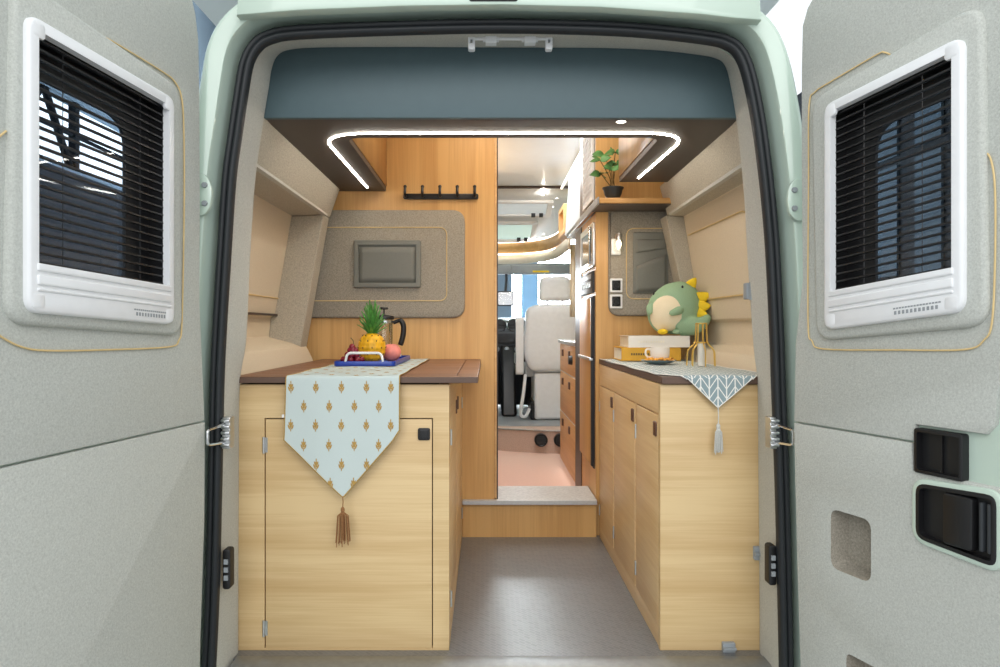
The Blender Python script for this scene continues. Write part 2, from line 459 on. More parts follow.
ring_loft(mb, [(-0.016,1.748),(-0.017,1.732),(-0.012,1.722),(-0.004,1.722),(0.0,1.733),(0.004,1.727),(0.012,1.727),(0.017,1.736),(0.018,1.76)])
mb.build('door_seal', M['rubber'], van, angle=80)
# upper rear cross member with the brake light slot
hp = [(p.x, p.z) for p in (P(x, y, 1.66) for x, y in ((236,15),(262,13),(300,10),(400,6),(500,4.5),(600,7),(700,14),(735,18),(762,20)))]
mb = MB(); mb.slab(hp+[(hp[-1][0]-0.01, 1.80), (hp[0][0]+0.01, 1.80)], [], back_T(1.69), 0, 0.03, 0.006)
mb.build('header_panel', M['green'], van, angle=25)
mb = MB(); mb.slab(rect(-0.04, 0.075, 1.650, 1.69, 0.006), [], back_T(1.664), 0, 0.008, 0.002); mb.build('brake_light', M['black'], van)
# hinge plates on the pillars, with bolts and the hinge arm
for px, py, s in ((206, 195, -1), (793, 200, 1)):
    c = P(px, py, 1.685)
    T = (lambda c, s: lambda u, v, w: Vector((c.x+s*u, c.y-w, c.z+v)))(c, s)
    mb = MB(); mb.slab(rpoly([(-0.018,0.0),(-0.012,0.035),(0.004,0.052),(0.03,0.05),(0.03,-0.05),(0.004,-0.052),(-0.012,-0.035)], 0.010, 4), [], T, -0.003, 0.010, 0.003)
    h = mb.build('hinge_plate', M['green'], van)
    for v in (-0.022, 0.022):
        mb = MB(); mb.lathe([(0, 0.016), (0.006, 0.016), (0.0075, 0.010), (0.0075, 0.002)], T(-0.001, v, 0.0), 10, lambda x, y, z: Vector((x, -z, y)))
        mb.build('bolt', M['greyp'], h)
# door check wires and their anchor plates, black latch sockets, roof latches
for px, s in ((224, -1), (776, 1)):
    y0 = 436
    c = P(px+s*-3, y0-2, 1.735)
    mb = MB()
    for dz in (0.025, -0.025): pass
    mb.tube(round_path([c+Vector((0, 0, 0.026)), c+Vector((s*0.020, -0.07, 0.020)), c+Vector((s*0.020, -0.07, -0.016)), c+Vector((0, 0, -0.02))], 0.008), 0.0035, 8)
    k = mb.build('door_check', M['chrome'], van)
    mb = MB(); mb.box(c.x-0.010, c.x+0.010, 1.728, 1.76, c.z-0.036, c.z+0.042)
    for i in range(5): mb.tube([(c.x-0.011, 1.725, c.z-0.026+i*0.015), (c.x+0.011, 1.725, c.z-0.026+i*0.015)], 0.005, 8)
    mb.build('check_anchor', M['steel'], k, bevel=0.003)
for px, py in ((225.5, 570), (773, 566)):
    c = P(px, py, 1.745)
    T = back_T(1.755)
    mb = MB(); mb.slab(rect(c.x-0.009, c.x+0.011, c.z-0.05, c.z+0.05, 0.008), [], T, -0.02, 0.008, 0.003); so = mb.build('latch_socket', M['black'], van)
    mb = MB()
    for i in (-1, 0, 1): mb.box(c.x-0.004, c.x+0.006, 1.743, 1.748, c.z+i*0.02-0.006, c.z+i*0.02+0.006)
    mb.build('contact', M['greyp'], so)
def roof_latch():
    mb = MB(); z = PZ(42, 1.80); y = 1.80
    for px in (471.5, 549):
        x = PX(px, y); mb.slab(rect(x-0.009, x+0.009, z-0.02, z+0.016, 0.005), [rect(x-0.003, x+0.003, z-0.004, z+0.006, 0.002)], back_T(y), -0.015, 0.004, 0.002)
    for px in (491, 530):
        x = PX(px, y); mb.box(x-0.014, x+0.014, y-0.012, y+0.01, z-0.006, z+0.010); mb.box(x-0.021, x+0.021, y-0.004, y+0.012, z+0.004, z+0.012)
    mb.tube([(PX(475, y), y, z+0.008), (PX(546, y), y, z+0.008)], 0.004)
    return mb.build('roof_latch', M['white'], van, bevel=0.002)
roof_latch()
# felt lining of the doorway
mb = MB(); rows = []
for a, b, n in zip(seal, inner, NRM):
    s0 = Vector((a.x-n.x*0.012, 1.742, a.z-n.z*0.012))
    s1 = Vector((a.x-n.x*0.022, 1.76, a.z-n.z*0.022))
    s1 = s0.lerp(Vector((b.x, 1.742, b.z)), 0.15); s1.y = 1.752
    s2 = s0.lerp(b, 0.9); s3 = b.copy(); s4 = b + Vector((n.x*0.006, 0.02, n.z*0.006)); s5 = b+Vector((n.x*0.06, 0.022, n.z*0.06))
    rows.append([s0, s1, s2, s3, s4, s5])
k = mb.add([q for r in rows for q in r], [])
for i in range(len(rows)-1):
    for j in range(5): mb.f.append([k+i*6+j, k+(i+1)*6+j, k+(i+1)*6+j+1, k+i*6+j+1]); mb.m.append(0)
struct(mb.build('trim_2', M['felt'], angle=60))
# floors, step, sill
struct(MB().box(-0.75, 0.82, 1.855, 2.95, -0.05, 0.0).build('floor', M['floor']))
mb = MB(); mb.prism([(1.795, -0.012), (1.80, 0.002), (1.812, 0.006), (1.86, 0.004), (1.868, 0.0), (1.868, -0.03), (1.795, -0.03)], 'x', -0.66, 0.74)
struct(mb.build('trim_3', M['sill'], bevel=0.001))
mb = MB(); mb.box(-0.75, 0.82, 1.70, 1.797, -0.2, -0.012); mb.build('rear_bumper', M['green'], van, bevel=0.01)

# ================================================================== rear doors
def door_frame(H, Dv, nsign):
    U = Vector((Dv[0], Dv[1], 0)).normalized(); Nn = Vector((-U.y, U.x, 0))*nsign
    O = Vector((H[0], H[1], 0))
    T = lambda u, v, w: O+U*u+Nn*w+Vector((0, 0, v))
    def uv(px, py, w=0.0):
        dirv = Vector(((px-CX)/F, 1, (CY-py)/F))
        o = Vector((0, 0, CZ)); base = O+Nn*w
        t = (base-o).dot(Nn)/dirv.dot(Nn); p = o+dirv*t
        return ((p-base).dot(U), p.z)
    return T, uv, O
def build_door(H, Dv, ns, edge_px, win_px, pad_px, pip_px, seam_px, label, right):
    T, uv, O = door_frame(H, Dv, ns)
    root = thing('rear_door', (O.x, O.y, -0.3), label, 'van door')
    W = 0.76
    edge = [uv(*p) for p in edge_px]                              # hinge-side outline from top to bottom
    top = edge[0]
    win = [uv(*p, 0.02) for p in win_px]                          # tl, tr, br, bl as seen; sorted below by u
    us = sorted(p[0] for p in win); vs_ = sorted(p[1] for p in win)
    u0, u1 = (us[0]+us[1])/2, (us[2]+us[3])/2; v0, v1 = (vs_[0]+vs_[1])/2, (vs_[2]+vs_[3])/2
    kk = ((win[0][1]-win[1][1])/(win[0][0]-win[1][0])+(win[3][1]-win[2][1])/(win[3][0]-win[2][0]))/2; um = (u0+u1)/2
    T2 = lambda u, v, w: T(u, v+kk*(u-um), w)
    hole = rect(u0+0.012, u1-0.012, v0+0.012, v1-0.012, 0.02, 4)
    hole_raw = hole; hole = [(u, v+kk*(u-um)) for u, v in hole]
    zseam = sum(uv(*p)[1] for p in seam_px)/len(seam_px)
    ue = lambda z: next((a[0]+(b[0]-a[0])*(a[1]-z)/(a[1]-b[1]) for a, b in zip(edge, edge[1:]) if a[1] >= z >= b[1]), edge[-1][0])
    up_pts = [p for p in edge if p[1] > zseam+0.01]+[(ue(zseam), zseam+0.0018)]
    lo_pts = [(ue(zseam), zseam-0.0018)]+[p for p in edge if p[1] < zseam-0.01]
    upper = [(W, 1.84), (0.14, 1.84)]+up_pts+[(W, zseam+0.0018)]
    lower = lo_pts+[(W, lo_pts[-1][1]), (W, zseam-0.0018)]
    holes_lo = []
    if right:
        pk = [uv(*p) for p in ((829,508),(870,520),(872,584),(832,568))]
        pu0, pu1 = (pk[0][0]+pk[3][0])/2, (pk[1][0]+pk[2][0])/2; pv0, pv1 = (pk[2][1]+pk[3][1])/2, (pk[0][1]+pk[1][1])/2
        holes_lo.append(rect(pu0, pu1, pv0, pv1, 0.022, 5))
        qk = [uv(*p) for p in ((846,650),(878,668))]
        holes_lo.append(rect(qk[0][0], qk[1][0]+0.02, qk[0][1]-0.13, qk[0][1]-0.005, 0.015, 5))
        gk = [uv(*p) for p in ((911,476),(916,540),(1000,572),(985,625))]
        ga = (gk[0][0]+gk[1][0])/2
        gv1 = uv(914,480)[1]+0.006; gv0 = uv(916,535)[1]-0.012
        cut = rpoly([(ga, gv0), (ga+0.17, gv0-0.012), (ga+0.17, gv1+0.01), (ga, gv1)], 0.03, 5)
        holes_lo.append(cut)
    shell_holes = [hole]
    mb = MB(); full = [(W+0.02, 1.86), (0.13, 1.86)]+[(p[0]-0.004, p[1]) for p in edge]+[(W+0.02, edge[-1][1])]
    mb.slab(full, [hole]+holes_lo[:2], T, -0.05, -0.012, 0.0); mb.build('door_shell', M['green'], root, flat=True)
    # cut the green corner patch out of the upper panel by the handle
    if right:
        a = uv(913, 430)[0]; z2 = uv(960, 431)[1]; b = uv(985, 405)[0]; z3 = uv(992, 388)[1]
        upper = [(W, 1.84), (0.14, 1.84)]+up_pts+[(a, zseam+0.0018), (a+0.004, z2), (b, z2), (b+0.016, z2+0.02), (b+0.022, z3), (b+0.04, z3+0.03), (W, z3+0.03)]
    mb = MB(); mb.slab(upper, [hole], T, -0.012, 0.0, 0.004); mb.build('upper_panel', M['feltdoor'], root)
    if right:
        z4 = uv(985, 448)[1]
        lower = lo_pts+[(W, lo_pts[-1][1]), (W, zseam-0.16), (a+0.21, gv1+0.004), (a+0.19, gv1+0.012), (a, gv1+0.012), (a-0.002, zseam-0.0018)]
    mb = MB(); mb.slab(lower, holes_lo, T, -0.012, 0.0, 0.004); mb.build('lower_panel', M['feltdoor'], root)
    # raised pad round the window
    pad = [uv(*p, 0.01) for p in pad_px]
    mb = MB(); mb.slab(rpoly(pad, 0.045, 6), [hole], T, -0.002, 0.014, 0.009); mb.build('window_pad', M['feltdoor'], root, angle=60)
    # piping
    for path in pip_px:
        mb = MB(); mb.tube(smooth_path([T(*uv(*p, 0.003), 0.003) for p in path], 5), 0.0018, 6); mb.build('piping', M['cord'], root)
    # window: frame, cassette rail, glass, dark border, blind, printed label
    outer = rect(u0, u1, v0, v1, 0.026, 6); innr = rect(u0+0.02, u1-0.02, v0+0.078, v1-0.022, 0.006, 6)
    mb = MB(); mb.slab(outer, [innr], T2, 0.010, 0.026, 0.006); fr = mb.build('window_frame', M['white'], root, angle=50)
    mb = MB()
    for a0, a1, ww in ((0.070, 0.083, 0.030), (0.047, 0.064, 0.030), (0.036, 0.042, 0.029)): mb.slab(rect(u0+0.016, u1-0.016, v0+a0, v0+a1, 0.003, 2), [], T2, 0.02, ww, 0.003)
    mb.build('blind_rail', M['white'], fr)
    for (cu, cv) in ((u0+0.006, v0+0.006), (u1-0.034, v0+0.006), (u0+0.006, v1-0.034), (u1-0.034, v1-0.034)):
        mb = MB(); mb.slab(rect(cu, cu+0.028, cv, cv+0.028, 0.008, 3), [], T2, 0.02, 0.0266, 0.003)
        mb.build('corner_cap', M['white'], fr)
    mb = MB(); far = u0+0.05 if not right else u0+0.05
    for i in range(11):
        uu = (u1-0.135 if right else u0+0.035)+i*0.0085
        mb.slab(rect(uu, uu+0.005, v0+0.012, v0+0.019), [], T2, 0.0262, 0.0266)
    for i in range(16):
        uu = (u1-0.137 if right else u0+0.033)+i*0.0062
        mb.slab(rect(uu, uu+0.0045, v0+0.0225, v0+0.0255), [], T2, 0.0262, 0.0266)
    mb.build('printed_label', M['greyp'], fr)
    gl = rect(u0+0.012, u1-0.012, v0+0.012, v1-0.012, 0.02, 4)
    mb = MB(); mb.slab(gl, [], T2, -0.042, -0.038); mb.build('glass', M['tint'], fr)
    mb = MB(); mb.slab(gl, [rect(u0+0.085, u1-0.04, v0+0.05, v1-0.075, 0.06, 8)], T2, -0.037, -0.03); nh = len(hole); hh = inset(hole_raw, 0.001); mb.add([T2(*p, q) for q in (-0.049, 0.011) for p in hh], [(i, (i+1) % nh, (i+1) % nh+nh, i+nh) for i in range(nh)]); mb.build('dark_border', M['black'], fr)
    mb = MB(); n = 24; zt, zb = v1-0.028, v0+0.086
    for i in range(n):
        z = zt+(zb-zt)*i/(n-1)
        pts = [(-0.003, 0.0018), (0.003, 0.0024), (0.003, -0.0012), (-0.003, -0.0018)]
        vs = [T2(uu, z+q[1], q[0]+0.008) for uu in (u0+0.017, u1-0.017) for q in pts]
        mb.add(vs, [(0,1,2,3), (7,6,5,4), (0,4,5,1), (1,5,6,2), (2,6,7,3), (3,7,4,0)])
    for uu in (u0+0.09, u1-0.09): mb.tube([T2(uu, zb, 0.008), T2(uu, zt, 0.008)], 0.0009, 5)
    mb.build('slatted_blind', M['black'], root, flat=True)
    if right:
        for hs in holes_lo[:2]:
            c0 = [sum(p[0] for p in hs)/len(hs), sum(p[1] for p in hs)/len(hs)]
            sc = lambda p, k: (c0[0]+(p[0]-c0[0])*k, c0[1]+(p[1]-c0[1])*k)
            ring0 = [T(*p, -0.001) for p in hs]; ring1 = [T(*sc(p, 0.94), -0.03) for p in hs]; ring2 = [T(*sc(p, 0.85), -0.045) for p in hs]
            n = len(hs); mb = MB()
            mb.add(ring0+ring1+ring2, [(i, (i+1) % n, (i+1) % n+n, i+n) for i in range(n)]+[(i+n, (i+1) % n+n, (i+1) % n+2*n, i+2*n) for i in range(n)]+[tuple(i+2*n for i in range(n))])
            mb.build('storage_pocket', M['feltpad'], root)
        # green rim and the latch with its lever
        rim = [(p[0], p[1]) for p in cut]
        mb = MB(); mb.slab(rim, [inset(rim, 0.010)], T, -0.012, 0.006, 0.004); mb.build('latch_rim', M['green'], root)
        la = inset(rim, 0.009)
        mb = MB(); mb.slab(la, [inset(la, 0.008)], T, -0.012, 0.008, 0.003); mb.slab(la, [], T, -0.014, -0.006); lt = mb.build('latch_housing', M['black'], root)
        lu = uv(946, 520)[0]; lu1 = uv(976, 520)[0]
        mb = MB(); mb.slab(rect(lu, lu1, gv0+0.014, gv1-0.014, 0.008), [], T, -0.006, 0.010, 0.004); mb.build('lever', M['black'], lt)
        mb = MB(); mb.slab(rect(lu1+0.008, lu1+0.016, gv0+0.018, gv1-0.018, 0.004), [], T, -0.006, 0.006, 0.003); mb.slab(rect(lu1+0.022, lu1+0.03, gv0+0.018, gv1-0.018, 0.004), [], T, -0.006, 0.006, 0.003); mb.build('lock_catch', M['dash'], lt)
        hk = [uv(*p) for p in ((915,426),(965,436),(964,480),(916,474))]
        hu0, hu1 = (hk[0][0]+hk[3][0])/2, (hk[1][0]+hk[2][0])/2; hv0, hv1 = (hk[2][1]+hk[3][1])/2, (hk[0][1]+hk[1][1])/2
        R = rect(hu0, hu1, hv0, hv1, 0.006)
        mb = MB(); mb.slab(R, [rin(R, 0.007)], T, -0.012, 0.006, 0.003); mb.slab(rin(R, 0.006), [], T, -0.012, -0.009)
        mid = (hu0+hu1)/2; mb.slab(rect(mid-0.002, mid+0.003, hv0+0.006, hv1-0.006), [], T, -0.01, -0.004)
        mb.build('pull_handle', M['black'], root)
    return T, uv, root
LT, Luv, ldoor = build_door((-.674, 1.65), (-.104, -.53), 1,
    [(191,-8),(196,14),(199,40),(200,90),(200.5,200),(200,300),(203,370),(205.5,430),(205,520),(201,640),(199,760)],
    [(30,14),(176,100),(170,325),(22,312)],
    [(14,-28),(180,88),(182,336),(7,324)],
    [[(103,38),(112,41),(160,70),(175,82),(182,100),(184,140),(184,220),(182,320),(179,340),(168,347),(100,350),(45,350.5),(22,347),(5,339),(-8,330)], [(6,131),(-12,146)]],
    [(205,422),(100,445),(0,467)], 'open felt lined rear van door without handles, beside the walnut topped cabinet', False)
RT, Ruv, rdoor = build_door((.724, 1.65), (.106, -.287), -1,
    [(816,-8),(807,8),(802,26),(801,70),(801,160),(802,280),(795,345),(793.5,420),(794.5,480),(797,580),(801,700)],
    [(821,110),(959,33),(970,316),(829,327)],
    [(811,100),(982,0),(988,326),(816,341)],
    [[(890,54.5),(884,52.5),(876,55),(830,82),(815,92),(809,106),(808.5,180),(808,320),(812,341),(824,349),(900,350),(965,349.5),(984,340),(992,322),(995,260),(995,190),(991,160),(985,152)]],
    [(793,422),(912,442)], 'open felt lined rear van door with black handles and a sunken storage pocket', True)

# ================================================================== inner linings
def wall_lining(s, name, prof, y0, y1, jamb, jd, splay=0):
    mb = MB()
    n = len(prof); mm = [1, 1, 1]+[0]*20
    k = mb.add([(s*(x+(splay if (y == y1 and i < 3) else 0)), y, z) for y in (y0, y1) for i, (x, z) in enumerate(prof)], [(i, i+1, i+1+n, i+n) for i in range(n-1)])
    for i in range(3): mb.m[i] = 1
    mb.prism([(s*x, z) for x, z in jamb], 'y', jd, jd+0.1, 1)
    return struct(mb.build(name, [M['feltbeige'], M['jambfelt']], bevel=0.004, angle=30))
wl = wall_lining(-1, 'wall_left', [(.60,1.452),(.64,1.335),(.645,1.328),(.775,1.322),(.842,.925),(.858,.918),(.866,.838),(.775,.815),(.74,.80),(.715,.75),(.70,.70)], 1.90, 2.88,
    [(.648,1.327),(.775,1.322),(.842,.925),(.858,.918),(.866,.83),(.74,.795)], 2.79)
wr = wall_lining(1, 'wall_right', [(.688,1.452),(.718,1.338),(.722,1.330),(.80,1.326),(.868,.905),(.885,.898),(.89,.815),(.83,.79),(.80,.745),(.79,.70)], 1.90, 2.86,
    [(.728,1.33),(.80,1.326),(.868,.905),(.885,.898),(.89,.80),(.84,.80)], 2.83, .022)
# side skins closing the shell behind the linings
# yellow piping and groove on the side walls
mb = MB(); mb.tube([(-.829, 1.95, 0.992), (-.829, 2.79, 0.992)], 0.003, 6); mb.build('piping', M['cord'], wl)
mb = MB(); mb.box(-.85, -.83, 1.9, 2.80, .922, .93); mb.build('panel_groove', M['darkbrown'], wl)
xr = lambda z: .80+(.868-.80)*(1.326-z)/(1.326-.905)-0.004
mb = MB(); pp = [(2.80, 1.245), (2.16, 1.245), (2.16, 0.985), (2.80, 0.985)]
mb.tube(round_path([(xr(z), y, z) for y, z in pp], 0.07), 0.003, 6); mb.build('piping', M['cord'], wr)
mb = MB(); mb.prism([(.712, 1.92), (.732, 2.80), (.748, 2.80), (.730, 1.92)], 'z', 1.324, 1.335); mb.build('pelmet_edge', M['felt'], wr)
mb = MB(); mb.box(-.652, -.634, 1.92, 2.80, 1.322, 1.331); mb.build('pelmet_edge', M['felt'], wl)

# rear wooden partition (left of the aisle): the washroom wall
AX = PX(497, 2.93)
mb = MB(); mb.box(-.86, AX-0.012, 2.932, 4.5, 0, 1.88)
pt = struct(mb.build('wall_back', M['warm_z'], bevel=0.0))
mb = MB(); mb.box(AX-0.012, AX, 2.93, 4.5, 0.16, 1.88); mb.build('edge_strip', M['warm_y'], pt, bevel=0.003)
mb = MB(); mb.box(AX-0.001, AX+0.004, 2.93, 2.97, 0.15, 1.80); mb.build('sliding_door_edge', M['darkbrown'], pt)

# padded panel with pocket, on the left partition
def padded(name_label, u0, u1, v0, v1, d, rr, pip, pocket, label, style):
    T = back_T(d)
    o = thing('padded_panel', ((u0+u1)/2, d, v0), label, 'wall panel')
    mb = MB(); mb.slab(rpoly([(u0, v0), (u1, v0), (u1, v1), (u0, v1)], rr, 8), [], T, 0, 0.018, 0.008); mb.build('pad', M['feltpad'], o, angle=60)
    mb = MB(); mb.tube(round_path([T(*p, 0.019) for p in pip], 0.035), 0.0020, 6); mb.build('piping', M['cord'], o)
    pu0, pu1, pv0, pv1 = pocket
    R = rect(pu0, pu1, pv0, pv1, 0.008)
    mb = MB(); mb.slab(R, [], T, 0.016, 0.026, 0.004)
    pk = mb.build('pocket', M['pocket'], o)
    if style == 'frame':
        mb = MB(); mb.slab(R, [rin(R, 0.020)], T, 0.024, 0.034, 0.005)
        mb.build('pocket_border', M['pocket'], pk)
        mb = MB(); mb.grid(lambda a, b: T(pu0+0.022+(pu1-pu0-0.044)*a, pv0+0.02+(pv1-pv0-0.05)*b, 0.028+0.010*math.sin(math.pi*a)*b), 12, 6); mb.build('pouch', M['pocket'], pk, solid=0.003)
    else:
        mb = MB(); mb.grid(lambda a, b: T(pu0+0.01+(pu1-pu0-0.02)*a, pv0+0.006+((pv1-pv0)*0.42+0.05*a)*b, 0.027+0.008*math.sin(math.pi*a)*b), 10, 6); mb.build('pouch', M['pocket'], pk, solid=0.004)
        mb = MB(); mb.grid(lambda a, b: T(pu0+0.01+(pu1-pu0-0.02)*a, pv1-0.03-((pv1-pv0)*0.22-0.02*a)*b, 0.027+0.008*math.sin(math.pi*a)*b), 10, 6); mb.build('pouch', M['pocket'], pk, solid=0.004)
    return o
d = 2.93
padded('l', -.74, PX(465, d), PZ(318, d), PZ(210.5, d), d, [0, .055, .055, 0],
    [(-.73, PZ(228, d)), (PX(447, d), PZ(228, d)), (PX(447, d), PZ(301, d)), (-.73, PZ(301, d))],
    (PX(355, d), PX(421.5, d), PZ(288, d), PZ(241, d)), 'grey padded panel with framed leatherette pocket, below the black hooks', 'frame')
d = 2.95
padded('r', PX(608, d), PX(692, d), PZ(316, d), PZ(211, d), d, [.05, 0, 0, .004],
    [(PX(688, d), PZ(229, d)), (PX(625.5, d), PZ(229, d)), (PX(625.5, d), PZ(299, d)), (PX(690, d), PZ(299, d))],
    (PX(632, d), PX(667, d), PZ(293.5, d), PZ(233, d)), 'grey padded panel with two pouches, beside the lit wall lamp', 'pouches')

# coat hook rail
d = 2.93; T = back_T(d); z0, z1 = PZ(199.5, d), PZ(194, d); x0, x1 = PX(403.5, d), PX(478.5, d)
hk = thing('coat_hook_rail', ((x0+x1)/2, d, z0), 'black wall rail with five coat hooks above the padded panel', 'coat rack')
mb = MB(); mb.slab(rect(x0, x1, z0, z1, 0.008), [], T, 0, 0.012, 0.003); mb.build('rail', M['black'], hk)
for i in range(5):
    x = PX(406+i*17.2, d)
    mb = MB(); mb.tube(smooth_path([T(x, z0+0.012, 0.008), T(x, z0+0.008, 0.03), T(x, z0+0.02, 0.042), T(x, z1+0.010, 0.04), T(x, z1+0.024, 0.034)], 4), [0.0058]*16+[0.0065], 8)
    mb.ball(T(x, z1+0.024, 0.034), 0.0075, 10, 6); mb.build('hook', M['black'], hk)

# ================================================================== overhead cabinet with the LED soffit
SZ = 1.445
oc = thing('overhead_cabinet', (0.04, 1.9, SZ), 'slate blue overhead cabinet with lit brown underside across the doorway', 'cabinet')
mb = MB(); mb.slab(rect(-.66, .76, SZ, 1.70), [], back_T(1.918), 0, 0.02, 0.003); mb.build('front_panel', M['slate'], oc)
cl, cr, cf = -.418, .522, 2.10
mb = MB()
outer = [(-.605, 1.905), (.70, 1.905), (.735, 2.73), (cr, 2.73)]
corner_r = [(cr, 2.3)]
U = [(-.60, 1.912), (.688, 1.912), (.735, 2.74), (cr, 2.74)] + rpoly([(cr, 2.74), (cr, cf), (cl, cf), (cl, 2.925)], [0, .05, .05, 0], 6)[1:-1] + [(cl, 2.925), (-.648, 2.925)]
mb.prism(U, 'z', SZ, SZ+0.02); mb.build('soffit', M['taupe'], oc, bevel=0.0015)
mb = MB()
path = rpoly([(cr, 2.74), (cr, cf), (cl, cf), (cl, 2.925)], [0, .05, .05, 0], 6)
n = len(path)
mb.add([(x, y, z) for z in (SZ+0.02, 1.84) for x, y in path], [(i, i+1, i+1+n, i+n) for i in range(n-1)])
mb.build('inner_liner', M['warm_z'], oc, solid=0.006)
mb = MB()
lp = round_path([(PX(638.5, 2.66), 2.66, SZ), (.596, 2.04, SZ), (-.487, 2.045, SZ), (-.482, 2.84, SZ)], 0.15, 8)
mb.tube(lp, 0.0042, 8); mb.build('led_strip', M['led'], oc)
mb = MB(); c = Vector((PX(621, 1.935), 1.935, SZ)); mb.lathe([(0, -0.001), (0.012, -0.001), (0.014, 0), (0.014, 0.004)], c, 20); mb.build('downlight', M['led_soft'], oc)

# ================================================================== left cabinet, worktop
lc = thing('base_cabinet', (-.39, 1.9, 0), 'oak base cabinet with one wide front door, under the patterned table runner', 'cabinet')
cx0, cx1, cz = -.675, -.10, .722
mb = MB()
dx0, dx1, dz0, dz1 = PX(264.5, 1.9), PX(433, 1.9), 0.006, PZ(418, 1.9)
mb.slab(rect(cx0, cx1, 0, cz), [rect(dx0, dx1, dz0, dz1)], back_T(1.92), 0, 0.02, 0.001)
mb.build('front_frame', M['oak_x'], lc)
mb = MB(); mb.box(cx0, cx0+0.018, 1.92, 2.925, 0, cz); mb.box(cx0+0.018, cx1-0.03, 2.90, 2.925, 0, cz); mb.box(cx0+0.018, cx1-0.03, 1.94, 2.92, 0.0, 0.018)
mb.box(cx0+.018, cx1-0.03, 1.921, 1.925, 0, cz, 0); mb.build('carcass', M['black'], lc)
mb = MB(); mb.slab(rect(dx0+0.003, dx1-0.003, dz0, dz1-0.0035), [], back_T(1.92), 0, 0.0195, 0.0012); dr = mb.build('door', M['oak_x'], lc)
T = back_T(1.9); bx, bz = PX(424, 1.9), PZ(434, 1.9)
mb = MB(); mb.slab(rect(bx-.0165, bx+.0165, bz-.0165, bz+.0165, 0.006), [], T, -0.002, 0.005, 0.002); mb.slab(rect(bx-.011, bx+.011, bz-.011, bz+.011, 0.003), [], T, 0.004, 0.0075, 0.001); mb.build('push_lock', M['black'], dr)
for py in (445, 628):
    z = PZ(py, 1.9); x = PX(264, 1.9)
    mb = MB(); mb.tube([(x, 1.898, z-.022), (x, 1.898, z+.022)], 0.004, 10); mb.box(x-.002, x+.010, 1.8985, 1.901, z-.02, z+.02); mb.build('hinge', M['steel'], dr)
mb = MB(); T = side_T(cx1-0.02, 1)
sd = [(1.955, 2.385), (2.405, 2.85)]
mb.slab(rect(1.92, 2.925, 0, cz), [rect(a, b, 0.05, .655) for a, b in sd], T, -0.01, 0.02, 0.001); mb.build('side_frame', M['oak_y'], lc)
for i, (a, b) in enumerate(sd):
    mb = MB(); mb.slab(rect(a+.0025, b-.0025, 0.0525, .6525), [], T, -0.004, 0.0195, 0.001); s_ = mb.build('door', M['oak_y'], lc)
    k = b-0.05 if i == 0 else a+0.05
    mb = MB(); mb.slab(rect(k-.012, k+.012, .59, .635, 0.004), [], T, 0.018, 0.024, 0.002); mb.build('push_lock', M['brownknob'], s_)
    h = a if i == 0 else b
    for z in (.12, .57):
        mb = MB(); mb.tube([(cx1+.002, h, z-.022), (cx1+.002, h, z+.022)], 0.004, 8); mb.build('hinge', M['steel'], s_)
# slatted walnut worktop
mb = MB(); wx0, wx1 = -.685, -.022
mb.box(wx0, wx1, 1.884, 1.935, .728, .744); 
nsl = 9; y0, y1 = 1.938, 2.85
for i in range(nsl):
    a = y0+(y1-y0)*i/nsl; b = y0+(y1-y0)*(i+1)/nsl-.006
    mb.box(wx0+.03, wx1-.06, a, b, .726, .744)
mb.box(wx0, wx1, 2.85, 2.925, .724, .744); mb.box(wx0, wx0+.03, 1.935, 2.85, .724, .744); mb.box(wx1-.058, wx1, 1.935, 2.85, .724, .744)
mb.box(wx0+.01, wx1-.05, 1.94, 2.88, .722, .727)
eb = MB(); eb.box(wx0, wx1, 1.880, 1.8838, .7275, .7435)
wt = tag(mb.build('worktop', M['walnut'], bevel=0.0015), 'slatted walnut worktop holding the fruit tray', 'worktop'); eb.build('edge_band', M['walnut_edge'], wt, bevel=.001)

